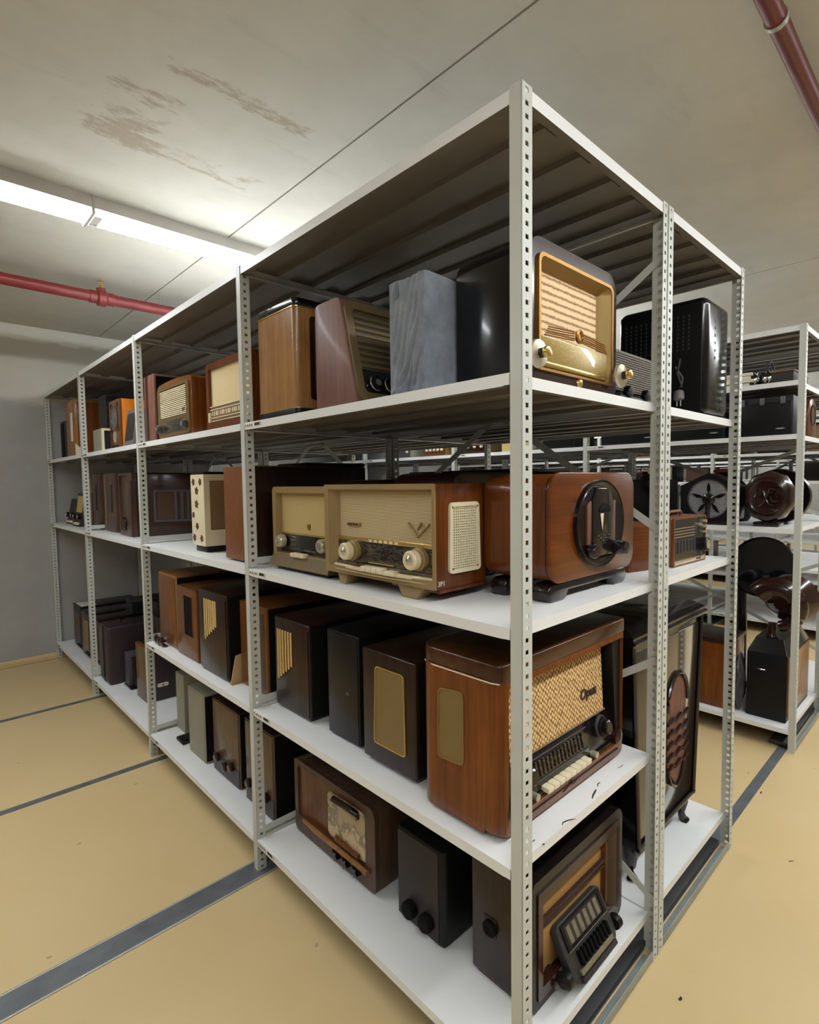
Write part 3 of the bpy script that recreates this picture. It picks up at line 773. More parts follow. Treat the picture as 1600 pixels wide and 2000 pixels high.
# ===== middle shelf (z3), nearest bay
t = T('table_radio', 'large beige-fronted radio with V emblem and cream side grille on the middle shelf', 'radio', (.05, .5255, Z3+.0006), Q)
W, H, F = .471, .298, .034; Dp = .198
o = rr(-W/2, W/2, F, H, .003, 3); i_ = rr(-W/2+.022, W/2-.010, F+.022, H-.014, .003, 3); ib = rr(-W/2+.052, W/2-.010, F+.02, H-.022, .003, 3)
B('cabinet', -W/2, W/2, .036, Dp, F, H, 'wood_walnut', t, .003)
RING('front_frame', o, i_, 'y', 0, .004, 'olive_gold', t)
RING('cabinet_rim', o, rr(-W/2+.020, W/2-.008, F+.020, H-.012, .003, 3), 'y', .004, .037, 'wood_walnut', t)
LOFT('front_funnel', [(i_, .002), (ib, .0355)], 'y', 'olive_gold', t, None, False, False)
EX('speaker_cloth', rr(-W/2+.04, W/2-.010, .136, H-.016, .002, 2), 'y', .028, .036, 'cloth_beige', t)
B('gold_strip', -W/2+.03, W/2-.011, .020, .036, .132, .144, 'brass', t, .002)
BARS('strip_letters', [(-.045+.022*k, -.032+.022*k, .0185, .021, .134, .141) for k in range(6)], 'ivory', t)
B('dial_glass', -W/2+.032, W/2-.011, .022, .036, .066, .133, 'dial_black', t, .001)
B('dial_lower', -W/2+.034, W/2-.011, .018, .036, .052, .068, 'olive_dark', t, .002)
B('pointer_bar', -.05, .06, .018, .024, .072, .076, 'gold_dull', t, .001, 1)
for x in (-.115, .163):
    k = LATHE('knob', [(.030, .010), (.030, -.004), (.026, -.006), (.026, -.012), (.024, -.014)], (x, .012, .104), 'y', 'olive_gold', t, 32)
    LATHE('knob_collar', [(.025, -.012), (.025, -.030), (.021, -.034), (.012, -.032)], (x, .012, .104), 'y', 'ivory', k, 32)
    LATHE('knob_cap', [(.0125, -.026), (.0125, -.033), (.006, -.038), (.002, -.039)], (x, .012, .104), 'y', 'chrome', k, 24)
bow = [(-W/2+.034+(W-.048)*f, .014-.016*math.sin(PI*f), .055) for f in [k/24 for k in range(25)]]
TUBE('bow_trim', bow, .0065, 'ivory', t, 10)
TUBE('bow_line', [(x, y-.003, z-.009) for x, y, z in bow], .003, 'gold_dull', t, 8)
for k in range(4): B('key', -.05+.0235*k, -.05+.0235*k+.021, -.012, .014, .053, .068, 'cream', t, .003)
for k in range(2): B('key', .052+.022*k, .052+.022*k+.019, -.012, .014, .052, .065, 'cream', t, .003)
pl = [(-W/2+.023+(W-.034)*f, .002-.012*math.sin(PI*f)) for f in [k/24 for k in range(25)]]+[(W/2-.011, .03), (-W/2+.023, .03)]
EX('base_panel', pl, 'z', F+.010, .048, 'beige_panel', t, .001)
for sx, a in ((-1, .02), (1, .02)):
    EX('foot', [(sx*(W/2-.05), F), (sx*(W/2-.15 if sx > 0 else W/2-.10), F), (sx*(W/2-.13 if sx > 0 else W/2-.09), 0), (sx*(W/2-.075 if sx > 0 else W/2-.065), 0)], 'y', .008, .05, 'olive_gold', t, .002)
for sx in (-1, 1): B('rear_foot', sx*.16-.02, sx*.16+.02, .13, .18, 0, F+.001, 'wood_walnut', t, .003)
B('runner', .05, W/2-.004, .02, Dp-.004, F-.012, F+.001, 'wood_walnut', t, .002)
TUBE('emblem_v', [(.118, .022, .195), (.155, .020, .160), (.196, .022, .195)], .0032, 'gold_dull', t, 8)
TUBE('emblem_leaf', [(.154, .022, .180), (.168, .021, .196)], [.003, .0045], 'gold_dull', t, 8)
B('name_badge', -.150, -.090, .021, .030, .176, .186, 'gold_dull', t, .002)
BARS('badge_letters', [(-.144+.0125*k, -.137+.0125*k, .0195, .0215, .1785, .1835) for k in range(4)], 'ink', t)
# right side speaker grille
ys0, ys1, z0, z1 = .050, .162, .070, .250
go = [(ys0-.004, z0), (ys1+.006, z0), (ys1, z1), (ys0, z1)]
def rpoly(pts, r, n=5):
    out = []
    for i, q in enumerate(pts):
        a, b, c = Vector(pts[i-1]), Vector(q), Vector(pts[(i+1) % len(pts)]); d1, d2 = (a-b).normalized(), (c-b).normalized()
        for k in range(n+1):
            f = k/n; out.append(tuple((b+d1*r)*(1-f)**2+b*2*f*(1-f)+(b+d2*r)*f*f))
    return out
def shrink(pts, d):
    cx = sum(p_[0] for p_ in pts)/len(pts); cz = sum(p_[1] for p_ in pts)/len(pts)
    w_ = max(p_[0] for p_ in pts)-min(p_[0] for p_ in pts); h_ = max(p_[1] for p_ in pts)-min(p_[1] for p_ in pts)
    return [(cx+(p_[0]-cx)*(1-2*d/w_), cz+(p_[1]-cz)*(1-2*d/h_)) for p_ in pts]
RING('side_grille_frame', rpoly(go, .014), shrink(rpoly(go, .012), .011), 'x', W/2+.007, W/2-.001, 'cream', t)
EX('side_grille_back', shrink(rpoly(go, .012), .010), 'x', W/2-.0005, W/2+.001, 'cloth_brown', t)
bars = []
for k in range(12): bars.append((W/2+.001, W/2+.0045, ys0+.0105+.0082*k, ys0+.0135+.0082*k, z0+.012, z1-.012))
for k in range(24): bars.append((W/2+.0005, W/2+.0035, ys0+.008, ys1-.006, z0+.013+.0066*k, z0+.0158+.0066*k))
BARS('side_grille_lattice', bars, 'cream', t)
for a in (ys0+.008, ys1-.008):
    for b_ in (z0+.012, z1-.012): LATHE('grille_screw', [(.003, .0068), (.0025, .0085)], (W/2, a, b_), 'x', 'gold_dull', t, 10)
bm = text_bm('3P1', .018, .0004); bmesh.ops.transform(bm, matrix=Matrix.Translation((W/2+.0004, .022, F+.014)) @ Matrix.Rotation(PI/2, 4, 'Z') @ Matrix.Rotation(PI/2, 4, 'X'), verts=bm.verts); link('chalk_number', bm, 'white_print', t)

t = T('table_radio', 'olive radio with plain gold cloth, half hidden behind the big beige radio', 'radio', (.078, .952, Z3+.0006), Q)
W, H, F = .358, .292, .008; Dp = .19
o = rr(-W/2, W/2, F+.045, H, (.002, .002, .016, .016), 5); i_ = rr(-W/2+.022, W/2-.022, F+.05, H-.022, .006, 5); ib = rr(-W/2+.030, W/2-.030, F+.052, H-.03, .006, 5)
EX('cabinet', rr(-W/2, W/2, F, H, (.004, .004, .016, .016), 5), 'y', .03, Dp, 'wood_dark', t, .003)
RING('front_frame', o, i_, 'y', 0, .031, 'olive_gold', t, None, ib)
EX('speaker_cloth', rr(-W/2+.028, W/2-.028, .128, H-.028, .003, 3), 'y', .022, .03, 'cloth_plain', t)
B('gold_strip', -W/2+.028, W/2-.028, .018, .03, .124, .130, 'brass', t, .001)
B('dial_glass', -W/2+.028, W/2-.028, .018, .03, .056, .125, 'dial_dark', t, .001)
knob(t, -W/2+.050, .016, .100, .023, .026, 'silver_knob', 'chrome'); knob(t, W/2-.050, .016, .100, .023, .026, 'silver_knob', 'chrome')
bm = bmesh.new(); loops(bm, [[(-W/2-.002, -.016, F+.006), (W/2+.002, -.016, F+.006), (W/2+.002, .03, F), (-W/2-.002, .03, F)], [(-W/2, .002, F+.052), (W/2, .002, F+.052), (W/2, .03, F+.054), (-W/2, .03, F+.054)]]); bev(bm, .003); link('base_ledge', bm, 'olive_dark', t)
B('base_plinth', -W/2+.02, W/2-.02, .004, Dp-.02, 0, F+.004, 'black_satin', t, .002)
for k in range(4): B('key', -.045+.021*k, -.045+.021*k+.0195, -.014, .010, .052, .066, 'ivory', t, .003)
EX('badge', [(.018, .165), (.034, .165), (.034, .150), (.026, .144), (.018, .150)], 'y', .019, .023, 'gold', t)

t = cab('radio_cabinet', 'big brown leatherette set with a dark front, beside the post on the middle shelf', 'radio cabinet', .325, 1.245, Z3, .55, .225, .372, 'leather_brown', 0, .006, .006)
B('front_panel', -.262, .272, -.004, .002, .01, .368, 'wood_dark', t, .002)
B('lid', -.03, .275, -.002, .225, .372, .386, 'black_satin', t, .005)
B('record_slip', -.276, -.2745, .02, .055, .018, .034, 'paper', t, .0003, 1)

t = T('table_radio', 'dark glossy radio seen only by its top behind the big beige radio', 'radio', (.47, .44, Z3+.0006), 0)
EX('cabinet', rr(-.19, .215, .008, .33, (.004, .004, .05, .05), 6), 'y', 0, .26, 'bakelite_brown', t, .006)
for sx in (-1, 1): B('foot', sx*.14-.02, sx*.14+.02, .03, .22, 0, .009, 'black_satin', t, .002)
t = T('table_radio', 'dark brown radio behind, between the olive radio and the rack braces', 'radio', (.47, .80, Z3+.0006), 0)
EX('cabinet', rr(-.18, .20, .008, .312, (.004, .004, .04, .04), 6), 'y', 0, .30, 'wood_dark', t, .006)
TUBE('trim_line', [(-.16, -.001, .292), (.15, -.001, .292), (.175, -.001, .28), (.178, -.001, .26)], .002, 'brass', t, 6)
for sx in (-1, 1): B('foot', sx*.14-.02, sx*.14+.02, .03, .26, 0, .009, 'black_satin', t, .002)

# radio with the black oval
t = T('table_radio', 'chestnut wooden radio with a tall black oval front plate on the middle shelf', 'radio', (.4515, .078, Z3+.0006), 0)
W, H, F = .449, .322, .048
o = rr(-W/2, W/2, F, H, .048, 8)
EX('cabinet', rr(-W/2+.004, W/2-.004, F+.004, H-.004, .046, 8), 'y', .016, .206, 'wood_walnut', t, .004)
EX('front_board', o, 'y', 0, .013, 'wood_red_x', t, .004)
EX('front_groove', rr(-W/2+.005, W/2-.005, F+.005, H-.005, .044, 8), 'y', .011, .018, 'wood_black', t)
cx, cz = .006, .186
LOFT('oval_plate', [(ell(cx, cz, .128, .116), .002), (ell(cx, cz, .128, .116), -.008), (ell(cx, cz, .122, .110), -.013), (ell(cx, cz, .114, .102), -.011), (ell(cx, cz, .108, .097), -.008)], 'y', 'bakelite', t)
RING('oval_rim', ell(cx, cz, .1285, .1165), ell(cx, cz, .1245, .1125), 'y', -.0125, -.004, 'black_gloss', t)
tongue = [(cx-.055, cz-.085), (cx+.055, cz-.085), (cx+.055, cz+.06), (cx+.03, cz+.095), (cx-.03, cz+.095), (cx-.055, cz+.06)]
EX('raised_tongue', tongue, 'y', -.018, -.006, 'bakelite', t, .004)
for sx in (-1, 1): EX('bronze_bar', [(cx+sx*.066-.010, cz-.052), (cx+sx*.066+.010, cz-.052), (cx+sx*.066+.010, cz+.062), (cx+sx*.066-.010, cz+.05)], 'y', -.013, -.007, 'wood_rose', t, .002)
EX('window_hood', [(cx-.03, cz+.032), (cx+.034, cz+.032)]+[(cx+.002+.032*math.cos(a), cz+.032+.022*math.sin(a)) for a in [PI*k/10 for k in range(1, 10)]], 'y', -.021, -.016, 'black_matt', t, .001)
EX('scale_window', [(cx-.026, cz+.03), (cx+.030, cz+.03), (cx+.018, cz-.028), (cx-.014, cz-.020)], 'y', -.0195, -.016, 'black_gloss', t, .001)
EX('scale_card', [(cx-.024, cz+.028), (cx-.006, cz+.028), (cx-.012, cz-.016)], 'y', -.0205, -.019, 'ivory', t)
for k in range(5): LATHE('relief_boss', [(.007, 0), (.005, -.003), (.001, -.004)], (cx-.026+.013*k, -.018, cz-.048-.012*abs(k-2)*-.6), 'y', 'bakelite', t, 12)
for x, h in ((cx-.062, .022), (cx+.062, .042)): knob(t, x, -.010, cz-.068, .019, h, 'bakelite', None, 20)
for yy in (.014, .145):
    sled = [(-.190, .0), (-.13, .0), (-.115, .022), (.115, .022), (.13, .0), (.190, .0)]+[(.190+.018*math.sin(a), .022-.022*math.cos(a)) for a in [PI*k/8 for k in range(1, 8)]]+[(.190, F-.002), (-.190, F-.002)]+[(-.190-.018*math.sin(a), .022+.022*math.cos(a)) for a in [PI*k/8 for k in range(1, 8)]]
    EX('sled_foot', sled, 'y', yy, yy+.05, 'bakelite', t, .006, 3)

# ===== middle shelf, second to fourth bays
t = T('radio_cabinet', 'cream radio with brown flower decals on its narrow side, middle shelf', 'radio cabinet', (.255, 1.725, Z3+.0006), 0)
W, H, Dp = .36, .36, .148
B('cabinet', -W/2, W/2, .008, Dp, .028, H-.012, 'cream', t, .002)
B('top_cap', -W/2+.002, W/2-.002, .006, Dp-.002, H-.012, H, 'black_satin', t, .003); B('base_cap', -W/2+.012, W/2-.012, .014, Dp-.012, 0, .028, 'black_satin', t, .003)
RING('front_frame', rr(-W/2, W/2, .028, H-.012, .003, 3), rr(-W/2+.026, W/2-.026, .10, H-.04, .003, 3), 'y', 0, .009, 'ivory', t)
EX('front_panel', rr(-W/2+.025, W/2-.025, .099, H-.039, .003, 3), 'y', .005, .009, 'tan_panel', t)
for (fy, fz, s) in ((.04, .315, 1), (.115, .315, 1), (.08, .275, 1.1), (.085, .215, 1.15), (.125, .165, .9), (.085, .115, 1), (.04, .062, 1), (.12, .062, 1)):
    bm = bmesh.new()
    for k in range(5):
        a = 2*PI*k/5+fz*20; u, v = fy+.0105*s*math.cos(a), fz+.0105*s*math.sin(a)
        loops(bm, [[(-W/2-.0008, u+.0068*s*math.cos(b_), v+.0068*s*math.sin(b_)) for b_ in [2*PI*q/8 for q in range(8)]], [(-W/2+.0005, u+.0068*s*math.cos(b_), v+.0068*s*math.sin(b_)) for b_ in [2*PI*q/8 for q in range(8)]]])
    loops(bm, [[(-W/2-.0009, fy+.008*s*math.cos(b_), fz+.008*s*math.sin(b_)) for b_ in [2*PI*q/8 for q in range(8)]], [(-W/2+.0005, fy+.008*s*math.cos(b_), fz+.008*s*math.sin(b_)) for b_ in [2*PI*q/8 for q in range(8)]]])
    link('flower_decal', bm, 'wood_mid', t)

t = T('table_radio', 'dark mahogany radio with brown cloth and silver bars, standing askew on the middle shelf', 'radio', (.34, 2.583, Z3+.0006), math.radians(-21))
W, H, Dp = .46, .372, .11
B('cabinet', -W/2, W/2, 0, Dp, .004, H, 'wood_dark_x', t, .008, 3)
RING('silver_frame', rr(-.19, .18, .09, .275, .006, 3), rr(-.178, .168, .102, .263, .004, 3), 'y', -.006, .001, 'case_grey', t)
EX('speaker_cloth', rr(-.18, .17, .10, .265, .004, 3), 'y', -.002, .001, 'cloth_brown', t)
for k in range(3): B('silver_bar', -.078+.034*k, -.062+.034*k, -.007, .001, .10, .265, 'case_grey', t, .003)
B('base_plinth', -W/2+.01, W/2-.01, .006, Dp-.01, 0, .005, 'black_satin', t, .001, 1)

t = T('table_radio', 'narrow brown radio with open framed front, left of the askew radio on the middle shelf', 'radio', (.085, 2.905, Z3+.0006), Q)
W, H, Dp = .265, .378, .22
B('cabinet', -W/2, W/2, .02, Dp, 0, H, 'wood_dark', t, .006)
RING('front_frame', rr(-W/2, W/2, 0, H, .006, 3), rr(-W/2+.012, W/2-.10, .03, H-.015, .006, 3), 'y', 0, .021, 'wood_greyed', t)
EX('front_panel', rr(-W/2+.01, W/2-.098, .11, H-.013, .004, 3), 'y', .012, .0205, 'wood_greyed', t)
B('door', .035, W/2-.004, -.010, .002, .004, H-.045, 'wood_greyed', t, .004)
for k in range(3): knob(t, .042, -.012+.004*k, .05+.02*k, .009, .016, 'bakelite', None, 14)
for i, (y, lab) in enumerate(((3.185, 'brown cabinet with a dark upright panel, near the third post on the middle shelf'), (3.558, 'brown cabinet with a dark panel, half behind the fourth post on the middle shelf'))):
    t = cab('speaker_box', lab, 'speaker', .33, y, Z3, .46, .27 if i == 0 else .185, .386+.004*i, 'wood_greyed', 0, .006, .004)
    B('side_panel', -.234, -.228, .06, .15, .13, .31, 'wood_dark', t, .002)
    B('side_trim', -.235, -.229, .20, .215, .03, .36, 'tan_panel', t, .002)
for i, (y, x, Hh, Ww, lab) in enumerate(((4.085, .088, .25, .215, 'small black and cream radio right beside the fourth post on the middle shelf'), (4.42, .11, .20, .24, 'small dark radio with two knobs at the wall end of the middle shelf'))):
    t = T('table_radio', lab, 'radio', (x, y, Z3+.0006), Q)
    bm = bmesh.new(); loops(bm, [[(-Ww/2, -.03, 0), (Ww/2, -.03, 0), (Ww/2, .14, 0), (-Ww/2, .14, 0)], [(-Ww/2, -.01, .05), (Ww/2, -.01, .05), (Ww/2, .14, .05), (-Ww/2, .14, .05)], [(-Ww/2, .02, Hh), (Ww/2, .02, Hh), (Ww/2, .14, Hh), (-Ww/2, .14, Hh)]]); bev(bm, .008); link('cabinet', bm, 'dark_grey', t)
    M = Matrix.Translation((0, -.010, .05)) @ Matrix.Rotation(-math.atan2(.03, Hh-.05), 4, 'X')
    EX('speaker_cloth', rr(-Ww/2+.02, Ww/2-.02, .055, Hh-.07, .006, 3), 'y', -.003, .003, 'cloth_plain' if i == 0 else 'dark_grey', t, 0, 2, M)
    for sx in (-1, 1): knob(t, sx*(Ww/2-.045), -.012, .075, .02, .02, 'black_satin', 'cream', 18)
    B('key_strip', -Ww/2+.04, Ww/2-.04, -.036, -.016, .012, .03, 'ivory', t, .004)

# ===== fourth shelf (z4), nearest bay
t = T('table_radio', 'big chestnut radio with woven cloth front and ivory keys, low in the nearest bay', 'radio', (.340, .082, Z4+.0006))
W, H, F, Dp = .605, .412, .012, .262
body = rr(-W/2, W/2, F, .378, (.03, .02, .004, .004), 6)
EX('cabinet', rr(-W/2, W/2, .049, Dp, (.0005, .0005, .02, .05), 8), 'z', F, .372, 'wood_red', t)
RINGL('cabinet_rim', [(rr(-W/2+q, W/2-q, F, .372, (.016, .016, .004, .004), 6), d) for q, d in ((0, .050), (.001, .034), (.005, .018), (.012, .006), (.018, .001))]+[(rr(-W/2+.026, W/2-.026, .050, .358, (.03, .03, .006, .006), 6), -.002), (rr(-W/2+.028, W/2-.028, .052, .356, (.03, .03, .006, .006), 6), .050)], 'y', 'wood_red', t)
EX('lid', rr(-W/2, W/2, -.001, Dp, (.022, .022, .02, .05), 8), 'z', .371, H, 'lid_brown', t, .006, 3)
TUBE('trim_line', [(-W/2+.006, .008, .369), (-W/2-.0005, .028, .369), (-W/2-.001, .06, .369), (-W/2-.001, Dp-.055, .369), (-W/2+.012, Dp-.016, .369), (-W/2+.05, Dp+.001, .369)], .0017, 'cream', t, 6)
B('inset_back', -W/2+.021, W/2-.021, .046, .052, .053, .357, 'black_satin', t, 0)
M = Matrix.Translation((0, .012, .16)) @ Matrix.Rotation(-.10, 4, 'X')
EX('speaker_cloth', [(-.272, .005), (.196, .005), (.214, .192), (-.272, .192)], 'y', .004, .012, 'cloth_knots', t, 0, 2, M)
TUBE('cloth_trim', [(-.272, .002, .004), (.20, .002, .004)], .0022, 'tan_panel', t, 6, M)
TX('script_badge', 'Opus', (.118, .0022, .072), .040, 'ink', t, M, '-y', .0015, .3)
for sx in (-1, 1): EX('inner_cheek', [(sx*.282, .056), (sx*.255, .056), (sx*(.225 if sx > 0 else .272), .352), (sx*.282, .352)], 'y', .006, .047, 'black_satin', t)
M2 = Matrix.Translation((0, -.002, .062)) @ Matrix.Rotation(-.22, 4, 'X')
B('dial_glass', -.262, .256, .010, .018, .004, .104, 'bakelite', t, .002, 2, M2)
for k in range(20): B('dial_rib', -.245+.017*k, -.237+.017*k, .006, .012, .030, .070, 'dial_black', t, .0015, 1, M2)
for z in (.022, .076): B('dial_line', -.25, .11, .0075, .011, z, z+.003, 'case_grey', t, .0005, 1, M2)
for x in (-.19, .178):
    k = LATHE('knob', [(.030, .012), (.030, .0), (.026, -.004), (.026, -.008), (.022, -.009)], (x, .0, .058), 'y', 'black_satin', t, 32, M2)
    LATHE('knob_ring', [(.0315, .004), (.0315, -.001), (.029, -.002)], (x, .0, .058), 'y', 'case_grey', k, 32, M2, False)
    LATHE('knob_cap', [(.018, -.006), (.019, -.012), (.019, -.022), (.015, -.025), (.004, -.025)], (x, .0, .058), 'y', 'bakelite', k, 28, M2)
B('key_bed', -.26, .255, .004, .03, .050, .060, 'bakelite', t, .003)
for k in range(8): B('key', -.128+.0265*k, -.128+.0265*k+.0245, -.012, .022, .056, .070, 'cream', t, .003)
for x in (-.168, .118): LATHE('side_key', [(.009, .01), (.009, -.008), (.005, -.010)], (x, 0, .064), 'y', 'silver_knob', t, 16)
for sx in (-1, 1): LATHE('corner_boss', [(.022, .01), (.022, -.006), (.016, -.010), (.004, -.011)], (sx*.258, .004, .066), 'y', 'bakelite_brown', t, 24)
B('groove', -.25, .25, -.004, .0, .0335, .0355, 'wood_black', t, 0)
TUBE('inlay', [(-.05, -.0035, .028), (-.02, -.0035, .034), (-.005, -.0035, .040), (.0, -.0035, .030), (.018, -.0035, .036), (.03, -.0035, .030)], .0016, 'wood_black', t, 6)
LATHE('inlay_dot', [(.006, 0), (.005, -.002)], (-.004, -.003, .034), 'y', 'wood_black', t, 12)
y0, y1 = .108, .190
gp = rpoly([(y0-.001, .148), (y1+.002, .142), (y1-.001, .318), (y0, .326)], .016)
RING('side_grille_frame', gp, shrink(gp, .003), 'x', -W/2-.003, -W/2+.002, 'gold_dull', t)
EX('side_grille', shrink(gp, .0025), 'x', -W/2-.001, -W/2+.002, 'brass_mesh', t)
for sx in (-1, 1):
    for yy in (.05, .22): B('foot', sx*.25-.02, sx*.25+.02, yy-.015, yy+.015, 0, F+.001, 'black_satin', t, .002)

t = cab('table_radio', 'dark radio with a tall brass panel in a bright wire frame on its side', 'radio', .33, .387, Z4, .52, .226, .337, 'wood_dark', 0, .006, .012, part='cabinet')
gp = rpoly([(.038, .068), (.173, .068), (.163, .296), (.042, .296)], .014)
EX('side_panel', gp, 'x', -.262, -.258, 'brass_mesh', t)
RING('wire_frame', gp, shrink(gp, .0028), 'x', -.2645, -.259, 'brass', t)
B('back_panel', -.25, .25, -.002, .002, .02, .33, 'black_matt', t, .001)

t = cab('table_radio', 'plain black cabinet between the brass-panelled radio and the gold-slatted one', 'radio', .345, .655, Z4, .51, .168, .349, 'black_satin', 0, .005, .006)
B('side_panel', -.257, -.252, .006, .162, .012, .342, 'wood_black', t, .002)
B('hole_plate', -.2585, -.256, .05, .066, .155, .165, 'case_grey', t, .001)
def slatted(lab, x, y, Dp, H, ys, zt, zbl, zbr, m):
    t = cab('table_radio', lab, 'radio', x+.26, y, Z4, .52, Dp, H, m, 0, .008, .006)
    B('back_panel', -.25, .25, -.002, .002, .012, H-.008, 'black_matt', t, .001)
    n = 6
    yy = [ys[0]+(ys[1]-ys[0])*k/(n-1) for k in range(n)]
    EX('slat_recess', [(ys[0]-.006, zbr-.002), (ys[1]+.006, zbl-.008), (ys[1]+.006, zt+.002), (ys[0]-.006, zt+.002)], 'x', -.2606, -.2595, 'wood_black', t)
    slats_side(t, -.260, yy, zt, [zbr+(zbl-zbr)*k/(n-1) for k in range(n)], wd=.0105*(ys[1]-ys[0])/.08)
    B('side_moulding', -.263, -.259, .004, .012, .02, H-.02, 'wood_dark', t, .0015)
    return t
slatted('dark wooden radio with cream slats on its side, in the nearest bay', .080, .917, .23, .337, (.112, .202), .293, .107, .170, 'wood_dark')
t = cab('table_radio', 'brown edged dark cabinet half hidden behind the second front post', 'radio', .345, 1.212, Z4, .52, .225, .348, 'wood_orange', 0, .006, .006)
B('back_panel', -.252, .258, -.003, .002, .012, .342, 'black_matt', t, .001)
B('side_panel', -.262, -.2585, .02, .11, .03, .32, 'wood_greyed', t, .002)
t2 = slatted('dark wooden radio with cream slats on its side, left of the second front post', .045, 1.475, .283, .362, (.105, .210), .325, .145, .215, 'wood_dark')
B('socket_plate', -.20, -.14, -.006, -.001, .27, .31, 'tan_panel', t2, .002); LATHE('socket', [(.012, 0), (.012, -.004), (.008, -.005)], (-.17, -.006, .29), 'y', 'black_satin', t2, 16)
B('rating_plate', -.20, -.17, -.0045, -.001, .135, .142, 'case_grey', t2, .001, 1)
t = T('cardboard_wedge', 'folded cardboard wedge standing between two dark radios by the second post', 'cardboard', (.10, 1.452, Z4+.0006))
bm = bmesh.new(); loops(bm, [[(-.055, 0, 0), (.06, 0, 0), (.0, 0, .12), (-.03, 0, .115)], [(-.055, .004, 0), (.06, .004, 0), (.0, .004, .12), (-.03, .004, .115)]]); link('upright_flap', bm, 'card', t)
B('bottom_flap', -.055, .06, -.010, .0, 0, .002, 'card', t, .0005, 1)
t = cab('table_radio', 'mid brown radio with a dark upright side opening, in the second bay', 'radio', .315, 1.805, Z4, .52, .245, .336, 'wood_orange', 0, .005, .004)
RING('opening_frame', rr(.048, .150, .108, .302, .003, 3), rr(.052, .146, .112, .298, .002, 3), 'x', -.2625, -.259, 'wood_mid', t); EX('side_opening', rr(.051, .147, .111, .299, .002, 3), 'x', -.2608, -.2595, 'black_matt', t)
B('top_edge', -.262, -.256, .0, .245, .330, .338, 'wood_mid', t, .002)
t = cab('table_radio', 'tall tawny cabinet at the far end of the fourth shelf', 'radio', .325, 2.075, Z4, .52, .255, .370, 'wood_tan', 0, .008)
B('back_panel', -.255, .255, -.002, .002, .012, .36, 'black_matt', t, .001); B('side_panel', -.263, -.259, .012, .243, .012, .358, 'wood_orange', t, .003)
t = T('knob_assembly', 'loose dark knobs on a bracket lying before the tawny cabinet', 'radio part', (.035, 2.24, Z4+.0006), Q)
B('bracket', -.06, .06, 0, .018, 0, .006, 'case_grey', t, .001)
for x, z in ((-.045, .026), (.0, .022), (.04, .028)): LATHE('knob', [(.008, .012), (.008, .004), (.020, 0), (.021, -.010), (.016, -.014), (.005, -.015)], (x, .0, z), 'y', 'bakelite_brown', t, 20)

# ===== bottom shelf (z5), nearest bay
t = T('table_radio', 'brown radio with a map-printed dial and three star knobs on the bottom shelf', 'radio', (.131, .8805, Z5+.0006), Q)
W, H, F, Dp = .474, .286, .012, .20
EX('cabinet', rr(-W/2, W/2, F, H, (.02, .02, .03, .012), 6), 'y', .016, Dp, 'wood_greyed', t, .005)
RING('front_frame', rr(-W/2, W/2, F, H, (.02, .02, .03, .012), 6), rr(-W/2+.022, W/2-.05, .074, H-.022, .008, 6), 'y', 0, .0165, 'wood_greyed', t)
EX('speaker_panel', rr(-W/2+.021, W/2-.049, .073, H-.021, .008, 4), 'y', .008, .0165, 'wood_mid', t)
EX('map_dial', rr(-.025, .19, .088, .246, .018, 5), 'y', .002, .010, 'map_print', t, .002)
TUBE('arched_handle', [(.02, -.004, .234), (.03, -.012, .244), (.135, -.012, .248), (.148, -.004, .240), (.150, .002, .222)], [.007, .010, .011, .010, .006], 'wood_dark', t, 10)
TUBE('long_rail', [(-W/2+.06, -.004, .071), (-.10, -.007, .071), (.205, -.007, .071)], [.006, .0085, .0085], 'wood_tan', t, 8)
TUBE('short_rail', [(.02, .002, .098), (.03, -.004, .100), (.155, -.004, .098)], [.004, .0075, .0075], 'wood_orange', t, 8)
for x in (.035, .09, .145):
    bm = bmesh.new(); st = [((.021 if k % 2 else .009)*math.cos(2*PI*k/10+.3), (.021 if k % 2 else .009)*math.sin(2*PI*k/10+.3)) for k in range(10)]
    loops(bm, [[(x+u, .001, .048+v) for u, v in st], [(x+u*.9, -.018, .048+v*.9) for u, v in st]]); bev(bm, .0015, 1); link('star_knob', bm, 'bakelite', t)
for sx in (-1, 1):
    for yy in (.03, .16): B('foot', sx*.17-.02, sx*.17+.02, yy-.02, yy+.02, 0, F+.001, 'black_satin', t, .002)

t = T('table_radio', 'matt black set with two round knobs on the bottom shelf', 'radio', (.145, .459, Z5+.0006), Q)
W, H, Dp = .195, .283, .42
EX('cabinet', rr(-W/2, W/2, 0, Dp, (.018, .018, .006, .006), 6), 'z', .004, H, 'black_satin', t, .006)
B('front_panel', -W/2+.008, W/2-.02, -.004, .004, .012, H-.008, 'dark_grey', t, .003)
B('base', -W/2+.008, W/2-.008, .008, Dp-.01, 0, .005, 'black_matt', t, .001, 1)
for x in (-.028, .040): knob(t, x, -.003, .060, .025, .026, 'black_matt', None, 24)

t = T('table_radio', 'large dark radio with tan cloth and a jutting iron dial unit, bottom shelf', 'radio', (.395, .082, Z5+.0006))
W, H, F, Dp = .468, .340, .008, .192
EX('cabinet', rr(-W/2, W/2, F, H, (.012, .03, .035, .012), 6), 'y', .04, Dp, 'wood_dark', t, .004)
RING('cabinet_rim', rr(-W/2, W/2, F, H, (.012, .03, .035, .012), 6), rr(-W/2+.030, W/2-.034, .046, H-.046, .004, 6), 'y', .0, .041, 'wood_black', t, None)
RING('inner_frame', rr(-W/2+.018, W/2-.020, .030, H-.032, .006, 5), rr(-W/2+.038, W/2-.060, .060, H-.060, .004, 5), 'y', -.004, .012, 'wood_dark_x', t, None, rr(-W/2+.042, W/2-.084, .062, H-.064, .004, 5))
B('right_cheek', W/2-.085, W/2-.034, .008, .04, .046, H-.046, 'wood_mid', t, .003)
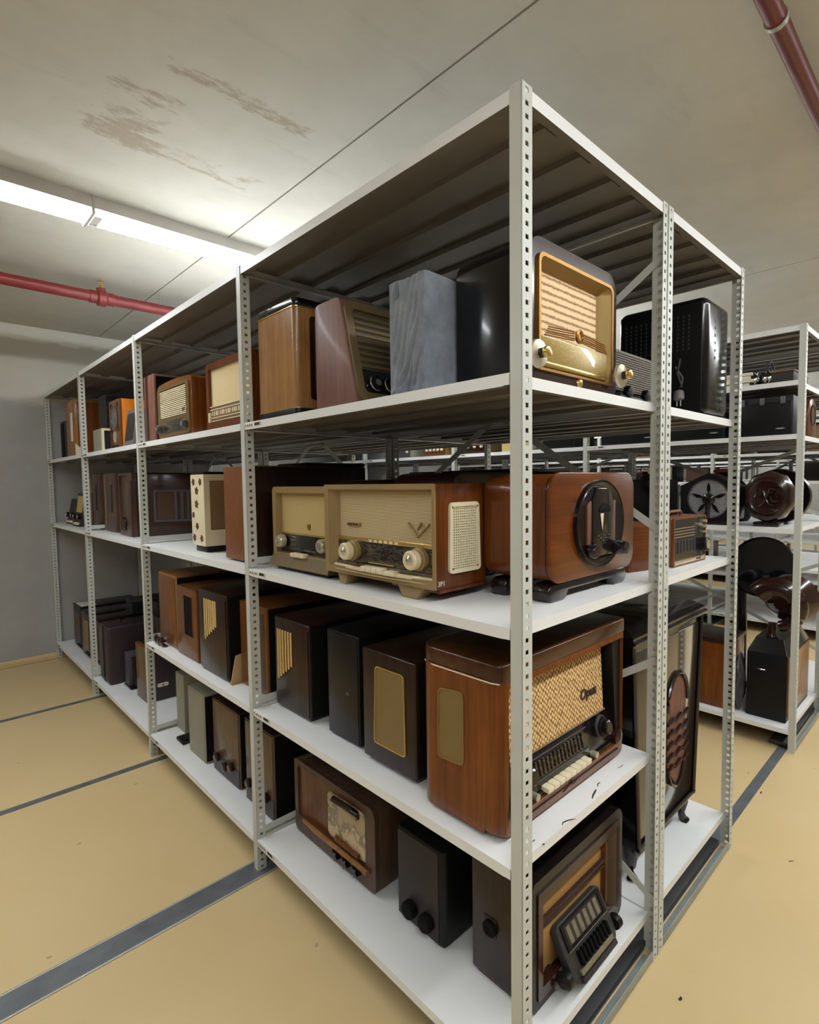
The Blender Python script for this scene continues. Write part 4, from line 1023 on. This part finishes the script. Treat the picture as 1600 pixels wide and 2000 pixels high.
EX('speaker_cloth', rr(-W/2+.030, W/2-.070, .05, H-.05, .003, 3), 'y', .024, .032, 'cloth_tan', t)
for z, r in ((.205, .007), (.188, .004)): TUBE('cross_bar', [(-W/2+.04, .016, z), (W/2-.075, .016, z)], r, 'wood_dark_x', t, 8)
B('side_knob_plate', -W/2-.002, -W/2+.001, .11, .15, .135, .185, 'wood_dark', t, .001)
LATHE('side_knob', [(.021, 0), (.021, -.010), (.016, -.014), (.006, -.010), (.003, -.012)], (-W/2, .128, .158), 'x', 'black_matt', t, 24)
M = Matrix.Translation((-.012, -.036, .040)) @ Matrix.Rotation(-.50, 4, 'X') @ Matrix.Diagonal((.98, .84, .74, 1))
du = EX('dial_unit', rr(-.115, .115, -.02, .175, (.05, .05, .02, .02), 6), 'y', -.024, .006, 'dark_steel', t, .004, 2, M)
RING('dial_bezel', rr(-.10, .10, .085, .168, .006, 4), rr(-.088, .088, .095, .160, .004, 4), 'y', -.030, -.022, 'black_satin', du, M)
EX('scale_plate', rr(-.087, .087, .096, .160, .004, 3), 'y', -.0262, -.023, 'dark_grey', du, 0, 2, M)
for k in range(6): B('scale_mark', -.078+.028*k, -.062+.028*k, -.028, -.025, .100, .152, 'gauze', du, .001, 1, M)
B('scale_edge', -.10, .10, -.031, -.027, .086, .089, 'gauze', du, .001, 1, M)
for k in range(9): B('claw', -.072+.0175*k, -.062+.0175*k, -.040, -.022, .030, .074, 'black_matt', du, .003, 2, M)
B('toothed_strip', -.085, .085, -.034, -.022, .008, .024, 'gauze', du, .002, 1, M); B('front_lip', -.09, .09, -.036, -.020, -.012, .004, 'dark_grey', du, .003, 2, M)
for sx in (-1, 1): LATHE('knob', [(.024, 0), (.026, sx*.006), (.026, sx*.020), (.018, sx*.026), (.006, sx*.027)], (sx*.122, -.012, .03), 'x', 'black_satin', t, 24, M)
LATHE('lower_knob', [(.020, .02), (.020, -.014), (.014, -.018)], (-.135, .004, .040), 'y', 'bakelite_brown', t, 20)
B('base', -W/2+.01, W/2-.01, .01, Dp-.01, 0, F+.001, 'black_matt', t, .001, 1)

# ===== bottom shelf, second bay
t = cab('speaker_box', 'slim grey-green box at the far end of the second bay floor shelf', 'box', .385, 2.222, Z5, .50, .112, .31, 'grey_green', 0, .003)
t = T('flat_case', 'flat black case lying in front of the slim grey-green box', 'case', (.205, 2.10, Z5+.0006)); B('shell', -.13, .13, 0, .085, 0, .020, 'black_satin', t, .005); B('rim', -.131, .131, -.001, .086, .009, .012, 'dark_grey', t, .001, 1)
t = cab('speaker_box', 'pale grey-green upright speaker on the second bay floor shelf', 'speaker', .335, 1.835, Z5, .50, .196, .328, 'grey_green', 0, .004)
B('front_panel', -.246, .246, -.003, .002, .008, .32, 'black_matt', t, .002); B('side_panel', -.2525, -.249, .008, .188, .01, .32, 'grey_green', t, .002)
def knobbed(lab, x, y, Dp, H, kn):
    t = cab('table_radio', lab, 'radio', x+.26, y, Z5, .52, Dp, H, 'wood_taupe', 0, .006)
    B('face_panel', -.264, -.259, .006, Dp-.006, .085, H-.008, 'wood_taupe', t, .003); B('lower_panel', -.266, -.259, .004, Dp-.004, .004, .080, 'case_grey', t, .003)
    B('back_panel', -.255, .255, -.003, .002, .008, H-.008, 'black_matt', t, .001)
    B('top_edge', -.262, .25, .0, Dp, H-.006, H+.001, 'wood_dark', t, .002)
    for yy, zz in kn: LATHE('knob', [(.017, 0), (.020, -.006), (.020, -.016), (.013, -.022), (.004, -.022)], (-.265, yy, zz), 'x', 'bakelite_brown', t, 20)
knobbed('brown set with three dark knobs on the second bay floor shelf', .103, 1.515, .265, .338, ((.205, .078), (.125, .062), (.062, .085)))
knobbed('brown set with two dark knobs, cut by the second front post', .100, 1.216, .235, .345, ((.05, .082), (.19, .085)))

# ===== bottom shelf, third and fourth bays
t = T('suitcase_gramophone', 'black suitcase gramophone with a carrying handle on the third bay floor shelf', 'gramophone', (.24, 3.262, Z5+.0006))
B('case', -.20, .20, 0, .205, .004, .385, 'leather_dark', t, .014, 4); B('lid_line', -.202, .202, .10, .106, .006, .384, 'black_matt', t, .002)
TUBE('handle', [(-.09, .10, .384), (-.09, .10, .410), (-.06, .10, .420), (.06, .10, .420), (.09, .10, .410), (.09, .10, .384)], .009, 'black_gloss', t, 8)
B('side_strip', -.206, -.199, .12, .19, .03, .36, 'case_grey', t, .003)
for x in (-.15, .15): B('foot', x-.02, x+.02, .02, .18, 0, .006, 'black_matt', t, .002)
t = T('slide_viewer', 'thin upright grey device with black front beside the suitcase gramophone', 'device', (.175, 3.085, Z5+.0006))
B('back_plate', -.055, .055, .05, .13, .01, .225, 'case_grey', t, .006); B('front_block', -.03, .06, 0, .06, .01, .20, 'black_satin', t, .004); B('base', -.06, .07, -.005, .135, 0, .014, 'black_gloss', t, .004)
LATHE('knob', [(.009, 0), (.009, -.008), (.004, -.009)], (-.01, .0, .165), 'y', 'chrome', t, 14); EX('paper_wedge', [(-.02, .014), (.03, .014), (.022, .075), (-.005, .075)], 'y', -.009, -.005, 'card', t)
t = cab('radio_cabinet', 'taupe-sided box with dark front and a keyhole plate on the third bay floor shelf', 'cabinet', .345, 2.778, Z5, .45, .190, .338, 'wood_taupe', 0, .004)
B('top_edge', -.226, -.20, .0, .19, .334, .342, 'wood_orange', t, .002)
B('front_panel', -.222, .222, -.004, .002, .006, .334, 'leather_dark', t, .002); B('top_panel', -.20, .222, .012, .18, .336, .342, 'wood_dark', t, .002)
bm = bmesh.new(); loops(bm, [[(u, -.007, v) for u, v in rr(-.165, -.100, .085, .108, .010, 5)], [(u, -.003, v) for u, v in rr(-.165, -.100, .085, .108, .010, 5)]]); link('keyhole_plate', bm, 'paper', t); LATHE('keyhole', [(.005, 0), (.005, -.0012)], (-.132, -.007, .096), 'y', 'ink', t, 12)
t = cab('trunk', 'large dark trunk at the back of the third bay floor shelf', 'trunk', .47, 2.99, Z5, .40, .20, .46, 'leather_dark', 0, .012)
B('lid', -.203, .203, -.003, .203, .46, .56, 'black_satin', t, .012, 3); B('lid_strap', -.03, .03, -.006, .206, .44, .50, 'dark_grey', t, .003)
t = cab('trunk', 'low dark cabinet behind the suitcase gramophone', 'trunk', .47, 3.535, Z5, .40, .15, .47, 'black_satin', 0, .008); B('lid', -.203, .203, -.002, .152, .47, .49, 'dark_grey', t, .005)
for i, (y, x, Dp, H, lab, m) in enumerate(((3.74, .10, .20, .33, 'grey-brown cabinet right beside the fourth post, bottom shelf', 'wood_greyed'), (3.975, .09, .24, .335, 'dark cabinet with a tan oval face on the bottom shelf at the wall', 'wood_dark'), (4.27, .10, .26, .34, 'last dark cabinet at the wall end of the bottom shelf', 'wood_black'))):
    t = cab('speaker_box', lab, 'cabinet', x+.22, y, Z5, .44, Dp, H, m, 0, .006)
    B('side_panel', -.224, -.219, .03, Dp-.05, .06, H-.05, 'tan_panel' if i == 1 else 'wood_greyed', t, .01)
    B('top_board', -.222, .222, -.002, Dp+.002, H-.002, H+.008, 'wood_black', t, .002)
    if i == 2: tag(B('paper_sheet', x+.01, x+.12, y+.03, y+.22, Z5+H+.009, Z5+H+.013, 'paper', None, .001), 'white sheet lying on the last dark cabinet by the wall', 'paper')
    for k in range(3): LATHE('knob', [(.010, 0), (.011, -.008), (.007, -.012)], (-.2205, .03+.04*k, .03), 'x', 'bakelite', t, 12)

# ===== second rack of the nearest double rack
t = T('cabinet_gramophone', 'tall glossy black cabinet gramophone on legs with carved fretwork, on the floor shelf', 'gramophone', (1.012, .10, Z5+.0006))
zb, zt = .115, .80; wb, wt, Dp = .245, .300, .36
def tap(z): f = (z-zb)/(zt-zb); return wb+(wt-wb)*f
bm = bmesh.new(); loops(bm, [[(-wb, 0, zb), (wb, 0, zb), (wb, Dp, zb), (-wb, Dp, zb)], [(-wt, 0, zt), (wt, 0, zt), (wt, Dp, zt), (-wt, Dp, zt)]]); bev(bm, .006, 2); link('cabinet', bm, 'black_gloss', t)
bm = bmesh.new(); loops(bm, [[(-wt-.012, -.014, zt-.004), (wt+.010, -.014, zt-.004), (wt+.010, Dp+.01, zt-.004), (-wt-.012, Dp+.01, zt-.004)], [(-wt-.012, -.014, zt+.026), (wt+.010, -.014, zt+.026), (wt+.010, Dp+.01, zt+.026), (-wt-.012, Dp+.01, zt+.026)], [(-wt+.03, .03, zt+.050), (wt-.03, .03, zt+.050), (wt-.03, Dp-.03, zt+.050), (-wt+.03, Dp-.03, zt+.050)]]); bev(bm, .006, 2); link('lid', bm, 'black_gloss', t)
TUBE('lid_moulding', [(-wt-.012, -.016, zt+.010), (wt+.010, -.016, zt+.010)], .006, 'bakelite', t, 8)
EX('front_panel', [(-tap(zb+.03)+.028, zb+.03), (tap(zb+.03)-.028, zb+.03), (tap(zt-.03)-.028, zt-.03), (-tap(zt-.03)+.028, zt-.03)], 'y', -.004, .002, 'panel_gloss', t, .002)
for sx in (-1, 1): TUBE('edge_moulding', [(sx*(tap(zb)-.008), -.006, zb), (sx*(tap(zt)-.008), -.006, zt-.006)], .007, 'bakelite', t, 8)
TUBE('base_moulding', [(-wb, -.006, zb+.006), (wb, -.006, zb+.006)], .007, 'bakelite', t, 8)
fx, fz = .06, .42
EX('fret_panel', [(fx+.085*math.cos(a), fz+.09+.11*math.sin(a)) for a in [PI*k/14 for k in range(15)]]+[(fx-.075, fz-.12), (fx, fz-.20), (fx+.075, fz-.12)], 'y', -.007, -.002, 'wood_rose', t, .001)
TUBE('fret_arch', [(fx+.092*math.cos(a), -.010, fz+.09+.118*math.sin(a)) for a in [PI*k/14 for k in range(15)]], .007, 'bakelite', t, 8)
for k in range(5):
    z = fz+.045-.042*k
    TUBE('fret_scroll', [(fx-.09, -.010, z), (fx-.05, -.013, z+.012), (fx-.015, -.010, z-.004), (fx+.02, -.013, z+.010), (fx+.055, -.010, z-.004), (fx+.09, -.012, z+.008)], .0065, 'bakelite_brown', t, 7)
TUBE('fret_bowl', [(fx-.075, -.009, fz-.13), (fx-.05, -.010, fz-.18), (fx, -.010, fz-.205), (fx+.05, -.010, fz-.18), (fx+.075, -.009, fz-.13)], .006, 'bakelite_brown', t, 7)
for sx in (-1, 1):
    for yy in (.028, Dp-.028):
        TUBE('leg', [(sx*(wb-.03), yy, zb+.01), (sx*(wb-.026), yy, .075), (sx*(wb-.034), yy, .035), (sx*(wb-.026), yy-.004, .012), (sx*(wb-.022), yy-.010, 0)], [.026, .022, .013, .015, .020], 'bakelite', t, 10)

t = T('console_radio', 'black radio turned with its vented back to us, above the gramophone', 'radio', (1.125, .195, Z2+.0006), Q)
W, H, Dp = .315, .408, .245
B('cabinet', -W/2, W/2, .006, Dp, .004, H, 'black_gloss', t, .03, 5); B('back_panel', -W/2+.014, W/2-.014, 0, .010, .012, H-.02, 'black_matt', t, .004)
vents = []
for r_ in range(9):
    for c_ in range(13):
        vents.append((-W/2+.035+.0185*c_, -W/2+.040+.0185*c_, -.0012, .001, .23+.014*r_, .239+.014*r_))
v = BARS('vent_slots', vents, 'ink', t); v['kind'] = 'stuff'
TUBE('cable', [(.075, -.006, .20), (.085, -.03, .19), (.078, -.035, .15), (.09, -.03, .11), (.080, -.028, .085)], .0045, 'dark_grey', t, 8)
TUBE('cable', [(.062, -.004, .175), (.07, -.028, .17), (.095, -.032, .13), (.088, -.026, .10)], .004, 'case_grey', t, 8)
LATHE('plug', [(.010, .09), (.016, .085), (.018, .060), (.012, .055)], (.082, -.028, 0), 'z', 'grey_plastic', t, 16)
for dx in (-.006, .006): LATHE('pin', [(.0025, .056), (.0025, .035)], (.082+dx, -.028, 0), 'z', 'chrome', t, 8)
BARS('side_slots', [(W/2-.001, W/2+.0012, .085, .093, .20+.026*k, .210+.026*k) for k in range(6)], 'case_grey', t)
B('base', -W/2+.01, W/2-.01, .01, Dp-.01, 0, .005, 'black_matt', t, .001, 1)

t = T('table_receiver', 'low black receiver with a grey perforated front behind the middle posts, upper shelf', 'radio', (.775, .118, Z2+.0006))
B('cabinet', -.155, .155, .004, .20, .002, .165, 'black_satin', t, .004); EX('grille', rr(-.152, .10, .045, .160, .004, 3), 'y', -.001, .005, 'gauze', t)
lat = [(-.150, .098, -.0035, .0, .050+.0068*k, .0525+.0068*k) for k in range(16)]; b_ = BARS('grille_bars', lat, 'grey_plastic', t)
B('base_ledge', -.158, .158, -.022, .01, 0, .028, 'black_satin', t, .004)
for x in (-.10, .02): knob(t, x, -.010, .040, .017, .020, 'black_gloss', None, 20)

t = T('speaker_box', 'brown wooden box half behind the middle posts, beside the oval-plate radio', 'box', (.885, .128, Z3+.0006), math.radians(-14))
B('cabinet', -.085, .085, 0, .15, 0, .155, 'wood_red', t, .003); B('front_panel', -.08, .08, -.002, .002, .006, .15, 'wood_red_x', t, .001)
t = T('transistor_radio', 'brown portable radio with a smoky scale and big tuning knob, right of the middle posts', 'radio', (1.135, .079, Z3+.0006), math.radians(-2))
W, H, Dp = .275, .168, .085
B('cabinet', -W/2, W/2, .008, Dp, 0, H, 'wood_rose', t, .008, 3); RING('front_frame', rr(-W/2, W/2, 0, H, .008, 4), rr(-W/2+.006, W/2-.006, .022, H-.006, .005, 4), 'y', 0, .0085, 'leather_brown', t)
EX('scale_glass', rr(-W/2+.005, W/2-.005, .021, H-.005, .005, 4), 'y', .003, .0085, 'dial_dark', t)
for k in range(4): B('scale_line', -W/2+.01, W/2-.10, .0012, .004, .098+.010*k, .1015+.010*k, 'tan_panel', t, .0005, 1)
for k in range(7): B('grille_rib', -W/2+.01+.026*k, -W/2+.030+.026*k, .001, .004, .045, .088, 'dark_grey', t, .002, 1)
B('name_strip', -W/2+.006, W/2-.006, -.001, .006, .006, .019, 'silver_knob', t, .001); TX('name_text', 'PORTABLE', (.07, -.0012, .0125), .009, 'ink', t)
k = LATHE('tuning_knob', [(.026, .003), (.026, -.018), (.022, -.022), (.018, -.020)], (W/2-.034, 0, .062), 'y', 'black_satin', t, 28); LATHE('knob_face', [(.0175, -.018), (.0175, -.023), (.004, -.024)], (W/2-.034, 0, .062), 'y', 'silver_knob', k, 24)
for x, z in ((W/2-.016, .145), (W/2-.016, .125), (W/2-.016, .105), (W/2-.060, .135)): LATHE('small_knob', [(.006, .003), (.006, -.008), (.003, -.009)], (x, 0, z), 'y', 'silver_knob', t, 14)
TUBE('handle', [(-.10, .04, H), (-.10, .04, H+.012), (-.085, .04, H+.018), (.0, .04, H+.018), (.012, .04, H+.010), (.012, .04, H)], .006, 'leather_brown', t, 8)
for k, (x, y) in enumerate(((.90, .52), (.95, .885))):
    t = cab('radio_cabinet', ('dark cabinet at the back of the middle shelf, behind the oval-plate radio', 'dark brown cabinet further back on the second rack, below the braces')[k], 'radio cabinet', x, y, Z3, .36, .34 if k == 0 else .26, .335, 'bakelite_brown' if k else 'wood_black', 0, .02, .008)
    B('lid', -.18, .18, 0, .34 if k == 0 else .26, .334, .345, 'black_satin', t, .004)

# ===== loudspeaker rack across the aisle
XR = ROWS[0]
def yx_row(x, y): return (x, y)
# top (1.925): cups, papers, tray
zz = 1.925+.0006
t = T('paper_stack', 'small stack of white papers high on the rack across the aisle', 'papers', (XR+.06, .40, zz)); rnd = random.Random(2)
for k in range(4): B('sheet', -.05+rnd.uniform(-.006, .006), .06, -.16+rnd.uniform(-.01, .01), .02, .018*k, .018*k+.016, 'paper', t, .001, 1)
for i, (y, r) in enumerate(((.17, .026), (.235, .024))):
    t = T('jar', ('dark jar with a chrome band, nearest the post, high across the aisle', 'dark jar with a chrome band, beside the paper stack across the aisle')[i], 'jar', (XR+.05, y, zz))
    LATHE('body', [(r*.8, 0), (r, .006), (r, .045), (r*.7, .058), (r*.72, .07)], (0, 0, 0), 'z', 'bakelite', t, 20); LATHE('band', [(r*1.02, .02), (r*1.04, .022), (r*1.04, .036), (r*1.02, .038)], (0, 0, 0), 'z', 'chrome', t, 20, None, False)
t = T('tray', 'dark tray with a pale rim on the upper shelf across the aisle', 'tray', (XR+.06, .055, zz)); B('body', -.03, .30, 0, .10, 0, .055, 'dark_grey', t, .005); B('rim', -.034, .304, -.004, .104, .055, .062, 'tan_panel', t, .002)
t = T('headphones', 'black headphones at the rack end across the aisle', 'headphones', (XR+.22, .20, zz))
for s in (-1, 1): LATHE('ear_cup', [(.03, 0), (.04, s*.01), (.04, s*.026), (.02, s*.032)], (s*.06, 0, .042), 'x', 'black_satin', t, 20)
TUBE('head_band', [(-.07, 0, .06), (-.06, 0, .12), (0, 0, .15), (.06, 0, .12), (.07, 0, .06)], .007, 'case_grey', t, 8)
# speakers at 1.655
def blackspk(y0, y1, H, lab, word):
    t = T('loudspeaker', lab, 'loudspeaker', (XR+.04, (y0+y1)/2, Z2+.0006), Q); W = y1-y0
    B('cabinet', -W/2, W/2, .004, .30, 0, H, 'navy', t, .008); B('grille', -W/2+.006, W/2-.006, -.004, .006, .008, H-.03, 'black_satin', t, .003)
    for k in range(3): B('clip', -W/2+.03+k*(W-.085)/2, -W/2+.052+k*(W-.085)/2, -.009, .001, H-.042, H-.005, 'grey_plastic', t, .002)
    p = B('name_plate', W/2-.075, W/2-.030, -.007, -.003, .030, .040, 'case_grey', t, .001); TX('name_text', word, (W/2-.0525, -.0075, .035), .009, 'white_print', p)
blackspk(.055, .325, .205, 'black loudspeaker with three metal clips, nearest the end post across the aisle', 'PHILIPS')
blackspk(.37, .70, .150, 'lower black loudspeaker with a name plate, second from the end post across the aisle', 'PHILIPS')
blackspk(.74, 1.10, .150, 'black loudspeaker third from the end post, seen under the nearest upper shelf', 'PHILIPS')
t = T('mantel_clock_radio', 'round-shouldered brown cabinet at the rack end across the aisle', 'radio', (XR+.50, .055, Z2+.0006)); EX('cabinet', rr(-.10, .10, 0, .225, (.006, .006, .085, .085), 8), 'y', 0, .26, 'wood_mid', t, .006); RING('front_ring', ell(0, .13, .06, .06, 24), ell(0, .13, .052, .052, 24), 'y', -.005, .002, 'wood_dark', t); EX('face', ell(0, .13, .053, .053, 24), 'y', -.002, .002, 'cloth_brown', t)
# pentagon fret speaker and carved speaker at 1.172
t = T('fret_loudspeaker', 'dark five-sided loudspeaker with a pierced flower grille across the aisle', 'loudspeaker', (XR+.06, .452, 1.172+.0006), Q)
pent = [(-.150, .03), (.140, .03), (.148, .22), (.0, .295), (-.155, .22)]
dense = []
for i in range(5):
    (u0, v0), (u1, v1) = pent[i], pent[(i+1) % 5]
    dense += [(u0+(u1-u0)*k/8, v0+(v1-v0)*k/8) for k in range(8)]
EX('cabinet', rpoly(pent, .010, 3), 'y', .016, .16, 'wood_black', t, .003); po = dense; RING('front_board', po, [(.108*math.cos(q), .145+.108*math.sin(q)) for q in [math.atan2(v-.145, u) for u, v in po]], 'y', 0, .017, 'black_satin', t)
EX('backing_cloth', ell(0, .145, .112, .112, 36), 'y', .012, .0165, 'black_matt', t)
B('base', -.12, .115, -.006, .165, 0, .032, 'wood_black', t, .004)
bars = []
bm = bmesh.new()
for s in (-1, 1):
    for k in range(-9, 10):
        d = k*.0115; h = math.sqrt(max(0, .106**2-d*d))
        if h < .01: continue
        R_ = Matrix.Translation((0, .006, .145)) @ Matrix.Rotation(s*PI/4, 4, 'Y')
        b2 = bmesh.new(); bx(b2, d-.0032, d+.0032, -.002, .002, -h, h); bmesh.ops.transform(b2, matrix=R_, verts=b2.verts)
        me = bpy.data.meshes.new('x'); b2.to_mesh(me); b2.free(); bm.from_mesh(me); bpy.data.meshes.remove(me)
link('pierced_lattice', bm, 'lattice_silver', t)
for k in range(5):
    a = PI/2+2*PI*k/5; c, s = math.cos(a), math.sin(a)
    leaf = [(0, .028), (.010, .055), (.008, .075), (0, .096), (-.008, .075), (-.010, .055)]
    EX('petal', [(u*s+v*c, .145-u*c+v*s) for u, v in leaf], 'y', -.002, .005, 'black_gloss', t, .001)
LATHE('hub', [(.034, .004), (.032, -.008), (.018, -.016), (.004, -.018)], (0, 0, .145), 'y', 'bakelite', t, 24)
TUBE('stalk', [(0, -.006, .12), (0, -.010, .08), (-.006, -.006, .036)], [.016, .012, .016], 'bakelite', t, 10)
LATHE('rim_ring', [(.110, .002), (.112, -.003), (.106, -.003), (.105, .002)], (0, 0, .145), 'y', 'case_grey', t, 40, None, False)
t = T('carved_loudspeaker', 'dark brown polygonal loudspeaker with a carved monogram face across the aisle', 'loudspeaker', (XR+.075, .172, 1.172+.0006), Q)
octo = [(.118*math.cos(2*PI*k/10+.31), .160+.140*math.sin(2*PI*k/10+.31)) for k in range(10)]
LOFT('shell', [(octo, .11), (octo, .03), ([(u*.93, .16+(v-.16)*.93) for u, v in octo], .012), ([(u*.72, .16+(v-.16)*.72) for u, v in octo], .0)], 'y', 'bakelite_brown', t)
LOFT('face_disc', [(ell(0, .16, .086, .096, 36), .004), (ell(0, .16, .082, .092, 36), -.010), (ell(0, .16, .074, .084, 36), -.006)], 'y', 'bakelite_brown', t)
for pts in ([(-.05, .115), (-.052, .16), (-.035, .205), (-.01, .19), (0, .15), (.015, .12), (.04, .115)], [(.045, .20), (.02, .205), (.005, .17), (-.01, .13), (-.03, .11)], [(.05, .17), (.055, .14), (.03, .135), (.02, .165), (.04, .19)]):
    TUBE('carved_scroll', [(u, -.010, v) for u, v in pts], .007, 'bakelite_brown', t, 8)
B('plinth', -.06, .06, .0, .11, .0, .024, 'bakelite', t, .006, 3)
t = T('horn_loudspeaker', 'big dark disc-shaped horn behind the carved loudspeaker across the aisle', 'loudspeaker', (XR+.30, .17, 1.172+.0006), Q)
LATHE('disc', [(.150, .05), (.155, .03), (.150, .0), (.11, .02), (.05, .05), (.02, .06)], (0, 0, .158), 'y', 'wood_black', t, 40); B('stand', -.05, .05, .01, .07, 0, .03, 'bakelite', t, .004)
# dark cloth covered lumps behind
for i, (x, y, s, lab, m) in enumerate(((XR+.46, .50, 1.1, 'humped black cover behind the pierced-flower loudspeaker', 'black_matt'), (XR+.12, .91, .95, 'black shrouded horn left of the pierced-flower loudspeaker', 'black_matt'), (XR+.50, .95, 1.1, 'dark red-black horn further behind across the aisle', 'leather_dark'))):
    t = T('covered_horn', lab, 'horn', (x, y, 1.172+.0006))
    LATHE('cover', [(.13*s, 0), (.15*s, .04), (.145*s, .14*s), (.11*s, .21*s), (.06*s, .262*s), (.02*s, .275*s)], (0, 0, 0), 'z', m, t, 24)
    if i == 0: LATHE('cap', [(.055, .300), (.05, .315), (.02, .322)], (0, 0, 0), 'z', 'redcap', t, 20)
    else: LATHE('hem', [(.131*s, 0), (.156*s, .012), (.150*s, .03)], (0, 0, 0), 'z', m, t, 24, None, False)
t = T('parts_board', 'black display board with pale printing, left of the pierced-flower loudspeaker', 'board', (XR+.05, .66, 1.172+.0006), Q); B('board', -.10, .04, 0, .012, 0, .26, 'black_satin', t, .002)
for k in range(7): B('print_line', -.09+.007*(k % 3), -.02+.012*(k % 2), -.0012, .001, .165+.010*k, .170+.010*k, 'paper', t, .0005, 1)
# bottom shelf
t = T('horn_gramophone', 'large black horn bell behind the glossy brown coiled horn across the aisle', 'gramophone', (XR+.30, .235, .12+.0006), math.radians(215))
LATHE('horn_bell', [(.165, .01), (.175, .0), (.14, -.05), (.08, -.10), (.035, -.15), (.024, -.20)], (0, 0, .80), 'x', 'black_gloss', t, 40); TUBE('horn_neck', [(-.195, 0, .80), (-.26, 0, .77), (-.28, 0, .62), (-.28, 0, .02)], [.023, .025, .028, .034], 'bakelite', t, 12)
LATHE('stand_foot', [(.05, 0), (.05, .012), (.034, .03)], (-.28, 0, 0), 'z', 'wood_dark', t, 20)
t = T('coiled_horn', 'glossy brown coiled wooden horn across the aisle, on the black box', 'horn', (XR+.17, .13, .12+.44))
TUBE('coil', [(.0+.0, .10*math.cos(a)*1.0, .165+.105*math.sin(a)) for a in [-PI*.55-PI*1.25*k/18 for k in range(19)]], [.030+.0022*k for k in range(19)], 'bakelite_brown', t, 16)
LATHE('bell', [(.055, -.02), (.085, .02), (.12, .08), (.135, .12), (.125, .122), (.07, .05)], (.0, -.04, .20), 'x', 'bakelite_brown', t, 32); LATHE('stem', [(.03, 0), (.022, .02), (.018, .075)], (0, .02, 0), 'z', 'bakelite_brown', t, 16)
t = cab('gramophone_box', 'black angular cabinet with a tan side on the bottom shelf across the aisle', 'cabinet', XR+.335, .055, .12, .52, .19, .36, 'black_satin', 0, .006)
LOFT('hood', [(rr(-.26, .26, 0, .19, .004, 3), .36), (rr(-.20, .20, .03, .16, .004, 3), .435)], 'z', 'black_gloss', t); B('end_panel', -.24, .24, -.004, .002, .03, .35, 'wood_tan', t, .003)
TUBE('latch', [(-.262, .10, .27), (-.270, .12, .272), (-.262, .135, .27)], .003, 'chrome', t, 6)
t = cab('gramophone_box', 'reddish brown wooden box on the bottom shelf across the aisle', 'cabinet', XR+.205, .33, .12, .30, .21, .375, 'wood_red', 0, .004); B('lid', -.155, .155, -.005, .215, .375, .395, 'wood_dark', t, .004)
t = T('plastic_bag', 'crumpled clear grey plastic wrap draped between the two boxes across the aisle', 'plastic wrap', (XR+.10, .285, .12+.0006))
bm = bmesh.new(); bmesh.ops.create_icosphere(bm, subdivisions=3, radius=1); rnd = random.Random(8)
for v in bm.verts:
    k = 1+.22*math.sin(9*v.co.x+5*v.co.z)+.12*rnd.uniform(-1, 1); v.co = Vector((v.co.x*.05*k, v.co.y*.026*k, .17+v.co.z*.16*(1+.06*rnd.uniform(-1, 1))))
link('wrap', bm, 'case_grey', t, smooth=.3)

# ===== clutter on far shelves, each set a thing of its own
def setbox(x, y, z, W, Dp, H, m, lab, kind='receiver', fm='dark_grey', deco=0):
    t = T('receiver' if kind == 'receiver' else 'storage_box', lab, kind, (x, y, z+.0006), Q)
    B('cabinet', -W/2, W/2, .006, Dp, 0, H, m, t, .004); B('front_panel', -W/2+.006, W/2-.006, 0, .008, .006, H-.006, fm, t, .002)
    for k in range(deco): LATHE('knob', [(.013, 0), (.014, -.008), (.009, -.014)], (-W/2+.04+k*(W-.08)/max(1, deco-1), 0, H*.45), 'y', 'cream', t, 14)
    return t
for a in ((XR+.04, 1.42, Z2, .24, .3, .13, 'dark_grey', 'dark set just left of the second post across the aisle', 'receiver', 'black_satin', 0),
          (XR+.05, 1.78, Z2, .26, .28, .12, 'cream', 'cream box on the far rack, seen over the big beige radio', 'box', 'cloth_plain', 0),
          (XR+.06, 2.18, Z2, .22, .28, .13, 'tan_panel', 'brown receiver with dark windows, seen over the olive radio', 'receiver', 'wood_dark', 3),
          (XR+.05, 2.62, Z2, .26, .28, .12, 'gold_dull', 'gold-fronted receiver with round knobs on the far rack', 'receiver', 'wood_mid', 5),
          (XR+.05, 3.05, Z2, .26, .28, .12, 'grey_green', 'grey meter box at the far left of the far rack', 'receiver', 'case_grey', 2)):
    setbox(*a)
rnd = random.Random(11); SEEN = set(range(0, 11)) | set(range(12, 16)) | {21, 46, 55}; j = 0
ORD = ('first', 'second', 'third', 'fourth', 'fifth', 'sixth', 'seventh', 'eighth', 'ninth', 'tenth', 'eleventh', 'twelfth')
COL = {'wood_dark': 'dark wooden', 'black_satin': 'black', 'wood_walnut': 'walnut', 'dark_grey': 'dark grey', 'bakelite_brown': 'glossy brown', 'wood_mid': 'mid brown'}
for i, xr in enumerate(ROWS[1:3]):
    for z, zn in ((Z2, 'top-but-one'), (1.4, 'middle'), (.62, 'lower'), (.12, 'floor')):
        y = .12; n = 0
        while y < 4.2:
            W = rnd.uniform(.22, .42); H = rnd.uniform(.10, .18) if z == 1.4 else rnd.uniform(.16, .30)
            for k in range(1, 4):
                if y < k*L+.045 and y+W > k*L-.01: y = k*L+.05
            if not (i == 1 and z < 1):
                cm = rnd.choice(list(COL)); fm = rnd.choice(['black_satin', 'cloth_brown', 'wood_black', 'tan_panel']); kn = rnd.choice((0, 2))
                if j in SEEN:
                    t = setbox(xr+.05, y+W/2, z, W, .3, H, cm, '%s set, %s from the near end of the %s shelf, %s distant rack' % (COL[cm], ORD[n], zn, ORD[i]), 'receiver', fm, kn)
                    t['group'] = 'sets on the %s distant rack' % ORD[i]; n += 1
                j += 1
            y += W+rnd.uniform(.03, .25)
